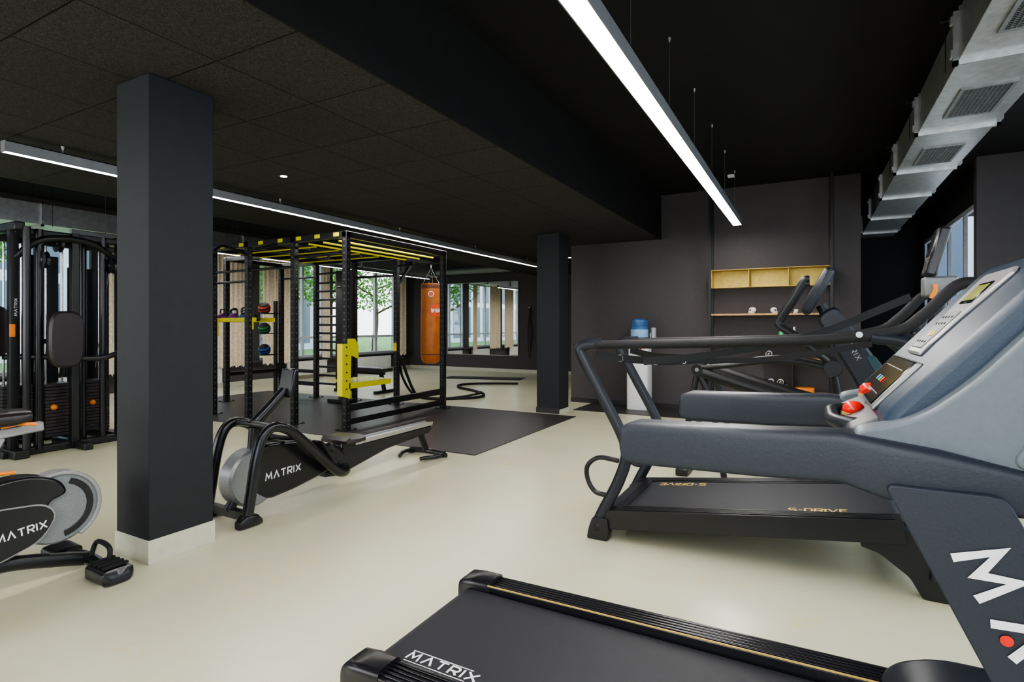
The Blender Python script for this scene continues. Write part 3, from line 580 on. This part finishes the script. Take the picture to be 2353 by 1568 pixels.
# ------------------------------------------------------------------ BIKE
B=thing('exercise_bike','black exercise bike with grey rear flywheel beside charcoal column','exercise bike',(-3.3,1.0,0))
bld(MB().lathe([(.05,-.03),(.165,-.03),(.175,-.02),(.175,.02),(.165,.03),(.05,.03)],(0,.325,.35),'x',40),'flywheel',PERF,B,label='grey perforated flywheel')
bld(MB().prism(arc(.325,.35,.183,-60,130,20)+arc(.325,.35,.165,130,-60,20),-.045,.045,'x'),'wheel_guard',SILV,B,.004)
bld(MB().prism(arc(.325,.35,.148,-80,70,20)+arc(.325,.35,.12,70,-80,20),-.036,.036,'x'),'guard_band',BLKG,B,.002)
bld(MB().prism(rp([(-.5,.33),(-.1,.52),(.2,.545),(.32,.50),(.36,.42),(.27,.40),(.27,.30),(.2,.20),(.05,.14),(-.3,.10),(-.5,.12)],.06,4),-.06,.06,'x'),'body_shroud',BLKG,B,.012)
bld(MB().prism(rp([(-.35,.18),(-.3,.36),(.05,.42),(.26,.40),(.31,.33),(.24,.22),(.05,.16)],.05),.062,.066,'x'),'badge_rim',SILV,B)
bld(MB().prism(rp([(-.34,.186),(-.29,.354),(.05,.414),(.254,.394),(.303,.33),(.236,.226),(.05,.166)],.05),.064,.069,'x'),'badge_panel',BLKG,B)
m=MB(); m.write('MATRIX',(.0705,.072,.264),(0,1,.10),(0,-.10,1),.034,.80,.32,.19); bld(m,'shroud_lettering',LETW,B)
bld(MB().tube([(0,-.55,.06),(0,-.2,.12),(0,.1,.14),(0,.35,.08),(0,.45,.05)],.03,12,ry=.035).tube([(0,.05,.5),(0,.0,.62),(0,-.05,.75)],.03,12),'main_frame',BLK,B)
bld(MB().tube([(-.24,.44,.04),(0,.46,.05),(.24,.44,.04)],.035,12,ry=.028).srect([(.16,.38,.50,.01,.06),(.18,.37,.51,.0,.08),(.34,.37,.51,.0,.075),(.36,.39,.49,.01,.05)],'x').srect([(-.30,.39,.49,.01,.06),(-.28,.37,.51,.0,.08),(-.16,.37,.51,.0,.075)],'x'),'rear_stabiliser',BLKG,B)
m=MB()
for k in range(4): m.box(.185+k*.04,.205+k*.04,.385,.495,.078,.088)
m.tube([(.05,.45,.05),(.06,.47,.13),(.12,.47,.15),(.2,.47,.13),(.21,.46,.06)],.012); bld(m,'transport_handle',RUB,B)
bld(MB().cyl((.3,.40,-.0),(.3,.40,.02),.025).cyl((.3,.40,.02),(.3,.40,.05),.01),'levelling_foot',CHR,B)
bld(MB().beam((0,-.12,.735),(0,.27,.765),.05,.045).beam((0,.1,.74),(0,.02,.58),.045,.06),'seat_slider',SILV,B,.008)
bld(MB().srect([(-.16,-.02,.02,.81,.83),(-.1,-.03,.03,.79,.84),(.02,-.07,.07,.785,.85),(.14,-.11,.11,.785,.86),(.20,-.09,.09,.80,.855)],'y',24,.7),'saddle',SADDLE,B)
bld(MB().cyl((0,.05,.75),(0,.05,.80),.025),'saddle_clamp',BLK,B)
bld(MB().tube([(.04,.10,.785),(.06,.16,.795),(.07,.22,.785)],.014,10,ry=.009),'adjust_lever',ORA,B); bld(MB().tube([(.05,.02,.56),(.09,.06,.585),(.1,.13,.58)],.014,10,ry=.009),'adjust_lever',ORA,B)
bld(MB().tube([(0,-.55,.08),(0,-.5,.5),(0,-.42,.95),(0,-.5,1.02)],.03).tube([(-.2,-.3,1.05),(-.2,-.5,1.05),(0,-.55,1.03),(.2,-.5,1.05),(.2,-.3,1.05)],.016),'handlebar',BLK,B)
bld(MB().tube([(-.22,-.55,.04),(.22,-.55,.04)],.03,sub=1),'front_stabiliser',BLK,B)
for sx,dz in ((1,.12),(-1,-.12)): bld(MB().beam((.08*sx,-.12,.3),(.08*sx,-.12-.02,.3+dz),.02,.03).box(*sorted((.09*sx,.19*sx)),-.18,-.08,.29+dz,.315+dz),'pedal_crank',BLK,B)
# ------------------------------------------------------------------ CABLE MACHINE
K=thing('cable_machine','black multi-station cable machine with weight stacks and pad, near windows','cable machine',(-7.0,2.85,0))
def post(x,y,z0,z1,w=.035,m_=BLK,nm='frame_post'):
    return bld(MB().box(-w,w,-w,w,0,z1-z0),nm,m_,K,.006,loc=(x,y,z0))
for x,y in ((-.42,-.5),(-.42,.5),(.3,-.5),(.3,.42),(-.1,-.15),(-.42,0),(.34,-.02)): post(x,y,0,2.2)
post(.05,.62,.05,2.1,.03,POSTM,'perforated_post'); post(.1,-.62,.05,2.1,.03,POSTM,'perforated_post')
bld(MB().box(-.024,.024,-.0365,-.0325,0.1,2.0),'hole_strip',ALU,K,loc=(.05,.62,.05))
for k in range(24): bld(MB().cyl((.05,.583,.2+k*.08),(.05,.586,.2+k*.08),.010,n=10),'adjustment_hole',SCRD,K)
for x,y in ((.36,-.32),(.45,-.45),(.12,-.33),(-.2,.2),(.2,.12),(.32,.25),(-.3,-.3),(-.05,.45)): bld(MB().cyl((x,y,.05),(x,y,2.2),.032),'round_upright',BLKG,K)
bld(MB().box(-.20,-.19,-.30,.06,.1,2.0),'weight_shroud',BLKG,K); bld(MB().box(-.24,-.23,.16,.44,.1,1.9),'weight_shroud',BLKG,K)
bld(MB().box(-.45,.45,-.54,-.46,2.16,2.24).box(-.45,.35,.38,.54,2.16,2.22).box(-.46,-.38,-.5,.5,2.16,2.24).box(.26,.34,-.5,.42,2.14,2.2).box(.0,.08,-.65,.65,2.08,2.14),'top_frame',BLK,K,.01)
bld(MB().box(-.5,.5,-.56,-.44,0,.08).box(-.5,.4,.38,.5,0,.08).box(-.46,-.38,-.5,.5,0,.07).box(.26,.36,-.6,.5,0,.07).box(-.1,.6,-.04,.04,0,.07),'base_frame',BLK,K,.01)
for x,y in ((.06,-.08),(-.05,-.38),(-.02,.30)):
    m=MB()
    for k in range(16): m.box(x-.12,x+.12,y-.12,y+.12,.12+k*.034,.12+k*.034+.029)
    bld(m,'weight_stack',MATM,K,.002)
    for q in (-.07,.07): bld(MB().cyl((x,y+q,.1),(x,y+q,2.1),.01),'guide_rod',CHR,K)
    m=MB()
    for k in range(16): m.box(x-.02,x+.02,y-.1215,y-.1205,.13+k*.034,.13+k*.034+.010)
    bld(m,'weight_number_plates',LETW,K)
    bld(MB().sph((x+.13,y-.05,.42),.03,14),'selector_pin',ORA,K)
bld(MB().srect([(.47,-.30,-.02,1.12-.27,1.12+.27),(.48,-.31,-.01,1.12-.28,1.12+.28),(.53,-.31,-.01,1.12-.28,1.12+.28),(.55,-.29,-.03,1.12-.26,1.12+.26)],'x',36,.6),'back_pad',SADDLE,K)
bld(MB().srect([(-.25,-.23,.03,.85,1.35),(-.2,-.23,.03,.85,1.35)],'x',30,.6),'back_pad',SADDLE,K)
bld(MB().srect([(.1,-.76,-.46,.95,1.45),(.14,-.76,-.46,.95,1.45)],'x',30,.6),'back_pad',SADDLE,K)
bld(MB().tube([(.3,-.1,.75),(.42,-.14,.95),(.47,-.16,1.1)],.03).tube([(.3,-.3,1.1),(.45,-.2,1.1),(.47,-.16,1.1)],.025),'support_arm',BLK,K)
bld(MB().tube([(.3,-.5,1.9),(.4,-.3,2.1),(.38,.1,2.12),(.3,.42,1.95)],.032),'support_arm',BLK,K)
bld(MB().tube([(.1,-.5,.95),(.35,-.3,.95),(.55,.1,.92),(.5,.35,.98)],.028),'support_arm',BLK,K)
for x,y,z in ((.05,.70,1.0),(.1,-.66,1.25),(.38,-.3,1.9),(.36,.3,1.9),(.3,-.15,2.08)):
    bld(MB().lathe([(.03,-.02),(.085,-.02),(.07,0),(.085,.02),(.03,.02)],(x+.03,y,z),'y'),'pulley',BLKG,K); bld(MB().lathe([(.02,-.024),(.02,.024)],(x+.03,y,z),'y'),'pulley_hub',CHR,K)
for a,b in (((.12,.7,1.0),(.14,.72,.62)),((.38,-.3,1.9),(.2,-.3,.8)),((.36,.3,1.9),(.1,.28,.8)),((.13,-.66,1.25),(.13,-.66,.7)),((.1,.66,1.9),(.1,.68,1.05))): bld(MB().cyl(a,b,.003,n=6),'cable',WIRE,K)
bld(MB().tube([(.14,.72,.62),(.1,.70,.45),(.1,.66,.40),(.18,.78,.40),(.16,.74,.5),(.14,.72,.62)],.01,8).cyl((.1,.66,.4),(.18,.78,.4),.016),'cable_handle',RUB,K)
bld(MB().box(.02,.12,.60,.68,.98,1.08),'carriage',ALU,K,.008); bld(MB().box(.06,.14,-.66,-.58,1.3,1.4),'carriage',ALU,K,.008)
bld(MB().sph((.12,.60,1.06),.028,12),'adjust_knob',ORA,K); bld(MB().box(.335,.35,-.54,-.50,1.15,1.27),'adjust_knob',ORA,K)
m=MB(); m.write('MATRIX',(.3355,-.48,1.35),(0,0,1),(0,-1,0),.022,1.1,.4,.2); bld(m,'frame_lettering',LETW,K)
m=MB().box(.0805,.082,.61,.63,.3,.75); bld(m,'warning_label',LETW,K)
# ------------------------------------------------------------------ RIG
G=thing('training_rig','large black perforated steel training rig with yellow bars on rubber floor','training rig',(-4.89,4.85,.008))
FX=[0,-.9,-1.8,-2.56]; BX=[0,-.9,-1.8,-2.7,-3.6]; D=1.97; H=2.38
def rpost(x,y):
    bld(MB().box(-.036,.036,-.036,.036,0,H),'upright_post',POSTM,G,.004,loc=(x,y,0))
    bld(MB().box(x-.09,x+.09,y-.09,y+.09,0,.008).cyl((x+.07,y+.07,0),(x+.07,y+.07,.02),.01,n=8).cyl((x+.07,y-.07,0),(x+.07,y-.07,.02),.01,n=8).cyl((x-.07,y-.07,0),(x-.07,y-.07,.02),.01,n=8),'base_plate',BLK,G)
for x in FX: rpost(x,0)
for x in BX: rpost(x,D)
rpost(-3.6,.9)
def cb(*a): bld(MB().box(*a),'cross_beam',BLK,G,.005)
cb(FX[-1]-.036,.036,-.036,.036,H-.075,H); cb(BX[-1]-.036,.036,D-.036,D+.036,H-.075,H)
for x in (0,-1.8,-2.56): cb(x-.036,x+.036,0,D,H-.075,H)
cb(-.03,.03,0,D,.22,.30); cb(-.03,.03,.0,D,.06,.13); cb(BX[-1],BX[-2],D-.03,D+.03,.20,.27); cb(BX[-1],BX[-2],D-.03,D+.03,.42,.48); cb(-3.63,-3.57,.9,D,.42,.48); cb(-3.63,-3.57,.9,D,H-.07,H); cb(-3.6,-2.56,.87,.93,H-.07,H)
for i,x in enumerate((-.13,-.45,-.78,-1.12,-1.5,-1.9,-2.3)):
    bld(MB().box(x-.045,x+.045,-.043,-.037,H-.058,H-.010).cyl((x-.02,-.048,H-.033),(x-.02,-.042,H-.033),.012,n=10),'hook_plate',YEL,G,.002,label='yellow bolt plate')
for x in (-.16,-.42,-.68): bld(MB().cyl((x,.04,H-.10),(x,D-.04,H-.10),.013),'monkey_bar',YEL,G,label='yellow round bar')
for y in (.35,.75,1.15,1.55): bld(MB().cyl((-.9,y,H-.08),(-2.56,y,H-.08),.011),'monkey_bar',YEL,G,label='yellow round bar')
for x0,x1,y,z in ((0,-.9,0,2.12),(-.9,-1.8,0,2.0),(-1.8,-2.56,0,2.0),(0,-.9,D,2.2),(-.9,-1.8,D,2.05),(-1.8,-2.7,D,2.15),(-2.7,-3.6,D,2.1),(-1.8,-2.56,0,1.85)):
    bld(MB().cyl((x0,y,z),(x1,y,z),.017),'pull_up_bar',BLK,G)
for pts in ([(-.9,.05,2.15),(-.9,.5,2.15),(-.9,.6,2.25)],[(-1.8,.0,2.2),(-1.8,-.35,2.28),(-1.8,-.5,2.2)],[(-1.2,-.02,2.3),(-1.2,-.35,2.2)]): bld(MB().tube(pts,.017),'grip_arm',BLK,G)
for k in range(13): bld(MB().cyl((-2.66,D,.25+k*.145),(-2.12,D,.25+k*.145),.019,n=12),'stall_bar',BLK,G)
bld(MB().box(-2.14,-2.08,D-.03,D+.03,.0,2.1),'stall_post',BLK,G,.004)
bld(MB().beam((-.9,D,H-.04),(-.9,D+.95,H-.04),.06,.07).beam((-.9,D+.45,H-.04),(-.9,D,H-.5),.04,.04),'bag_arm',BLK,G,.004)
bld(MB().box(-2.66,-1.70,.04,.34,1.30,1.306).box(-2.66,-1.70,.04,.046,1.30,1.36).box(-2.66,-1.70,.334,.34,1.30,1.36).box(-1.84,-1.76,.03,.05,1.2,1.36).box(-2.6,-2.52,.03,.05,1.1,1.36),'kettlebell_shelf',YEL,G,.002,label='yellow sheet steel shelf')
bld(MB().box(-.93,-.87,D-.05,D-.036,.85,.98),'label_plate',YEL,G)
Y=thing('plyo_step_platform','yellow steel step platform bolted to the black rig post','step platform',(-4.89,4.85,.4))
bld(MB().prism([(-.10,.02),(.02,-.02),(.04,.5),(.16,.45),(.16,.62),(.10,.70),(-.02,.70),(-.02,.64),(-.10,.64)],.037,.043,'x').prism([(-.10,.02),(.02,-.02),(.04,.5),(.10,.45),(.10,.64),(-.10,.64)],-.043,-.037,'x').box(-.043,.043,-.105,-.1,.02,.64).box(.037,.043,.0,.75,.10,.17),'mounting_bracket',YEL,Y,.002)
m=MB().prism(rp([(-.46,.05),(.04,.05),(.06,.72),(-.40,.76)],.02),.165,.172,'z')
for i in range(11):
    for j in range(15):
        x=-.42+i*.043; y=.08+j*.044; s=.014 if (i+j)%2 else -.014
        m.beam((x-.01,y-s,.173),(x+.01,y+s,.173),.006,.004)
bld(m,'tread_plate',YELP,Y)
for z in (.1,.2,.3,.4,.5,.6): bld(MB().cyl((.043,-.04,z),(.05,-.04,z),.01,n=8),'bolt',BLK,Y)
t=thing('upright_bench_pad','tall black padded board hanging on the rig','pad',(-6.72,6.62,.2))
bld(MB().srect([(0,-.16,.16,-.03,.03),(.01,-.17,.17,-.035,.035),(1.95,-.17,.17,-.035,.035),(1.96,-.16,.16,-.03,.03)],'z',28,.2),'pad_cushion',SADDLE,t)
for z in (.35,.7,1.05,1.4,1.75): bld(MB().box(-.172,.172,-.038,.038,z,z+.006),'pad_seam',BLK,t)
bld(MB().tube([(-.1,-.05,1.7),(0,-.09,1.7),(.1,-.05,1.7)],.01),'pad_handle',CHR,t)
bld(MB().box(-.2,.2,-.18,.1,-.19,-.13).beam((0,0,-.15),(0,0,.05),.06,.06),'pad_foot',BLK,t,.01)
def kettle(loc,c,s,rz,label):
    t=thing('kettlebell',label,'kettlebell',loc,rz,'kettlebells on yellow shelf')
    bld(MB().lathe([(.035*s,0),(.06*s,.01*s),(.082*s,.05*s),(.085*s,.085*s),(.07*s,.125*s),(.03*s,.15*s),(.005,.155*s)]),'kettlebell_body',c,t)
    bld(MB().tube([(-.05*s,0,.12*s),(-.06*s,0,.17*s),(-.045*s,0,.215*s),(0,0,.225*s),(.045*s,0,.215*s),(.06*s,0,.17*s),(.05*s,0,.12*s)],.014*s,10),'kettlebell_handle',BLKG,t)
for i,(c,s,n) in enumerate(((PURP,1,'purple'),(BLUV,1.05,'blue'),(PURP,.95,'purple'),(RUB,1.1,'black'),(BLUV,.85,'blue'),(YEL,.75,'yellow'),(RUB,.75,'black'))):
    kettle((-7.46+i*.125,5.04+(.05 if i%2 else -.05),1.3145),c,s*.8,.3*i,n+' vinyl kettlebell on yellow rig shelf')
def mball(z,c,n):
    t=thing('medicine_ball','black and %s medicine ball held by the rig'%n,'medicine ball',(-8.56,6.52,z),0,'medicine balls on rig')
    R_=.105; m=MB(); m.sph((0,0,0),R_,28); bld(m,'ball_shell',RUB,t)
    a=MB()
    for el in (-32,0,32):
        rings=[]
        for k in range(25):
            az=math.radians(k*15)
            rings.append([Vector((math.cos(az)*math.cos(th),math.sin(az)*math.cos(th),math.sin(th)))*(R_+.0015) for th in [math.radians(el-8+q*4) for q in range(5)]])
        vs=[v for r in rings for v in r]; a.add(vs,[(i*5+j,i*5+j+1,(i+1)*5+j+1,(i+1)*5+j) for i in range(24) for j in range(4)])
    o=bld(a,'ball_stripe',c,t); o.rotation_euler=(.5,.35,0)
mball(1.57,REDV,'red'); mball(1.21,GRNV,'green'); mball(.83,BLUV,'blue')
t=thing('ball_rack','black wire medicine ball holder clamped to rig post','ball rack',(-8.56,6.7,.008))
for z in (1.47,1.11,.73): bld(MB().tube([(.06,.06,z),(.10,-.18,z),(0,-.29,z),(-.10,-.18,z),(-.06,.06,z)],.008,8),'ball_cradle',BLK,t)
bld(MB().box(-.04,.04,.04,.07,.0,1.7),'rack_post',BLK,t)
P=thing('punching_bag','tan leather punching bag hanging on chains from the rig','punching bag',(-5.79,7.72,.60))
bld(MB().lathe([(.02,0),(.08,.004),(.13,.025),(.16,.07),(.175,.15),(.178,.3),(.175,.8),(.17,1.2),(.165,1.32),(.168,1.36),(.16,1.385),(.02,1.385)],n=40),'bag_body',LEATH,P)
for a in ([(.168,1.30),(.172,1.305),(.172,1.36),(.166,1.365)],[(.176,.16),(.18,.165),(.18,.175),(.176,.18)]): bld(MB().lathe(a,n=40),'bag_band',LEATHD,P)
def wrap(m,a0,a1,z0,z1,r,n=8):
    vs=[]
    for i in range(n+1):
        a=math.radians(a0+(a1-a0)*i/n); vs+=[(r*math.cos(a),r*math.sin(a),z0),(r*math.cos(a),r*math.sin(a),z1)]
    m.add(vs,[(2*i,2*i+2,2*i+3,2*i+1) for i in range(n)])
m=MB(); wrap(m,-55,10,.82,1.02,.180); bld(m,'bag_label',LABR,P,label='orange-red rectangular label')
m=MB(); cdir=Vector((math.cos(math.radians(-28)),math.sin(math.radians(-28)),0)); tx=Vector((-cdir.y,cdir.x,0))
m.write('TUF-WEAR',cdir*.187-tx*.085+Vector((0,0,.89)),tx,(0,0,1),.055,.33,.11,.2)
bld(m,'label_lettering',LETW,P)
for rr_,xx,mm,nm in ((.05,0,LETW,'bag_emblem'),(.038,.0015,LABR,'emblem_centre')):
    o=bld(MB().prism(arc(0,1.20,rr_,0,360,18),xx,xx+.001,'x'),nm,mm,P,rz=math.radians(-53)); o.location=(.178*math.cos(math.radians(-53)),.178*math.sin(math.radians(-53)),0)
for k in range(4):
    m=MB(); a=k*math.pi/2+.4; q=Vector((.15*math.cos(a),.15*math.sin(a),1.38)); e=Vector((0,0,1.66))
    for j in range(8):
        p0=q.lerp(e,j/8); p1=q.lerp(e,(j+1)/8); mid=(p0+p1)/2; dd=(p1-p0)*.6; s=Vector((.008,0,0)) if j%2 else Vector((0,.008,0))
        m.tube([mid-dd,mid-s,mid+dd,mid+s,mid-dd],.003,6,3)
    bld(m,'bag_chain',CHR,P)
bld(MB().cyl((0,0,1.65),(0,0,1.71),.01),'bag_swivel',CHR,P)
t=thing('flat_bench','black padded flat weight bench behind the rig','bench',(-7.5,7.9,0))
bld(MB().srect([(-.6,-.12,.12,.42,.46),(-.58,-.14,.14,.40,.475),(.58,-.14,.14,.40,.475),(.6,-.12,.12,.42,.46)],'x',24,.3),'bench_pad',SADDLE,t)
bld(MB().beam((-.5,0,.37),(.5,0,.37),.06,.06).beam((-.42,0,.36),(-.5,0,.04),.06,.06).beam((.42,0,.36),(.5,0,.04),.06,.06).box(-.54,-.46,-.25,.25,0,.06).box(.46,.54,-.25,.25,0,.06),'bench_frame',BLK,t,.006)
t=thing('battle_rope','thick black battle rope snaking over the floor from the rig','rope',(-5.8,8.0,0))
rp_=[(-5.75,6.9,.75),(-5.72,7.0,.45),(-5.68,7.2,.12),(-5.55,7.5,.03),(-5.3,7.75,.025),(-5.05,8.1,.025),(-5.2,8.5,.025),(-5.7,8.9,.025),(-6.2,9.2,.025),(-6.45,9.6,.025),(-6.3,9.95,.025),(-5.95,10.2,.025),(-5.5,10.4,.025)]
loc=Vector((-5.8,8.0,0))
P0=cat(rp_,24); m=MB(); m.tube([Vector(p)-loc for p in rp_],.021,10,12)
for i in range(2,len(P0)-2):
    d=(P0[i+1]-P0[i-1]).normalized(); c=P0[i]-loc; m.tube([c-d*.006,c+d*.006],[.0235,.0235],8,1)
bld(m,'rope_strand',RUB,t)
m=MB(); m.tube([Vector(p)-loc for p in [(-5.82,6.9,.75),(-5.85,7.05,.4),(-5.8,7.3,.1),(-5.6,7.62,.025),(-5.35,7.9,.025),(-5.12,8.2,.07),(-5.2,8.42,.07)]],.02,10,10); bld(m,'rope_strand',RUB,t)
top(bld(MB().prism(rp([(-.95,-.3),(.95,-.3),(.95,.3),(-.95,.3)],.03),0,.01,'z'),'exercise_mat',RUB,loc=(-6.9,11.3,0),rz=.25),'thin grey exercise mat lying on the cream floor','exercise mat')
# ------------------------------------------------------------------ exterior
top(bld(MB().box(-60,-10.85,-40,60,-.35,-.17),'lawn',GRASS),'green lawn outside the windows','lawn')
top(bld(MB().box(-13,-11.2,-30,50,-.165,-.14),'pavement',PAVE),'pale paved path outside','pavement')
top(bld(MB().box(2.8,30,-40,60,-.3,-.15),'pavement',PAVE),'pale paved yard outside','pavement')
top(bld(MB().box(-33,-27,-25,25,-.16,10),'office_building',FAC1),'white office building with dark windows outside','building')
top(bld(MB().box(9,14,-20,28,-.15,10),'office_building',FAC1),'white office building with dark windows outside','building')
top(bld(MB().box(1,30,32,38,-.15,9),'office_building',FAC2),'white office building closing the yard outside','building')
def tree(loc,hh,seed,cr):
    rnd=random.Random(seed); t=thing('tree','leafy green tree outside the windows','tree',loc,0,'trees outside')
    m=MB(); m.tube([(0,0,0),(.0,.0,hh*.1),(.1,.05,hh*.3),(-.05,.15,hh*.6),(.1,.1,hh)],[.16,.15,.12,.09,.04],10)
    for k in range(7):
        z=hh*(.35+.08*k); a=k*2.4; m.tube([(0,.1,z),(math.cos(a)*cr*.5,math.sin(a)*cr*.5,z+.5),(math.cos(a)*cr*.9,math.sin(a)*cr*.9,z+.8)],[.06,.04,.015],6,3)
    bld(m,'trunk',BARK,t)
    m=MB()
    for i in range(3000):
        while 1:
            p=Vector((rnd.uniform(-1,1),rnd.uniform(-1,1),rnd.uniform(-1,1)))
            if p.length<1 and p.length>.35: break
        p=Vector((p.x*cr,p.y*cr,hh*.72+p.z*hh*.34)); s=rnd.uniform(.06,.12)
        a=Vector((rnd.uniform(-1,1),rnd.uniform(-1,1),rnd.uniform(-1,1))).normalized(); b=a.orthogonal().normalized()
        m.add([p-a*s,p-b*s*.5,p+a*s,p+b*s*.5],[(0,1,2,3)])
    o=bld(m,'foliage',LEAF,t); o['kind']='stuff'
tree((-16.5,12.2,-.165),5.4,1,1.7); tree((-19.5,17.6,-.165),6,2,2.1); tree((-16,3.8,-.165),5.5,3,2.0); tree((-22,24,-.165),6,4,2.8); tree((-15,20.5,-.165),4.8,5,1.6)
# ------------------------------------------------------------------ world, added fill lights, camera
w=bpy.data.worlds.new('World'); bpy.context.scene.world=w; w.use_nodes=True; N=w.node_tree.nodes; L=w.node_tree.links
bg=N['Background']; tcw=N.new('ShaderNodeTexCoord'); sx=N.new('ShaderNodeSeparateXYZ'); L.new(tcw.outputs['Generated'],sx.inputs[0])
rr=N.new('ShaderNodeValToRGB'); rr.color_ramp.elements[0].position=0; rr.color_ramp.elements[0].color=(.95,.97,1,1); rr.color_ramp.elements[1].position=.8; rr.color_ramp.elements[1].color=(.62,.78,1,1)
L.new(sx.outputs[2],rr.inputs['Fac']); L.new(rr.outputs[0],bg.inputs['Color']); bg.inputs['Strength'].default_value=3.6
def area(loc,rot,sx_,sy_,p,col):  # bodiless fill lights added to brighten the room, no real fixtures
    l=bpy.data.lights.new('fill_light','AREA'); l.shape='RECTANGLE'; l.size=sx_; l.size_y=sy_; l.energy=p; l.color=col
    o=bpy.data.objects.new('fill_light',l); C.objects.link(o); o.location=loc; o.rotation_euler=rot; return o
area((0,-2.7,1.7),(math.radians(92),0,math.radians(10)),4,2.0,120,(.90,.95,1))
area((-6.5,-2.7,1.7),(math.radians(92),0,math.radians(-5)),6,2.0,215,(.98,.99,1))
area((2.3,3.2,1.6),(math.radians(85),0,math.radians(90)),5.5,2.0,85,(.84,.92,1))
try: bpy.context.scene.view_settings.look='AgX - Medium High Contrast'
except Exception as ex: print(ex)
cam=bpy.data.cameras.new('Camera'); co=bpy.data.objects.new('Camera',cam); C.objects.link(co); bpy.context.scene.camera=co
co.location=(0,0,1.25); co.rotation_euler=(math.pi/2,0,math.radians(28.5))
cam.sensor_width=36; cam.lens=36*1266/2353; cam.shift_y=-34/2353; cam.clip_start=.05; cam.clip_end=300
print('done')
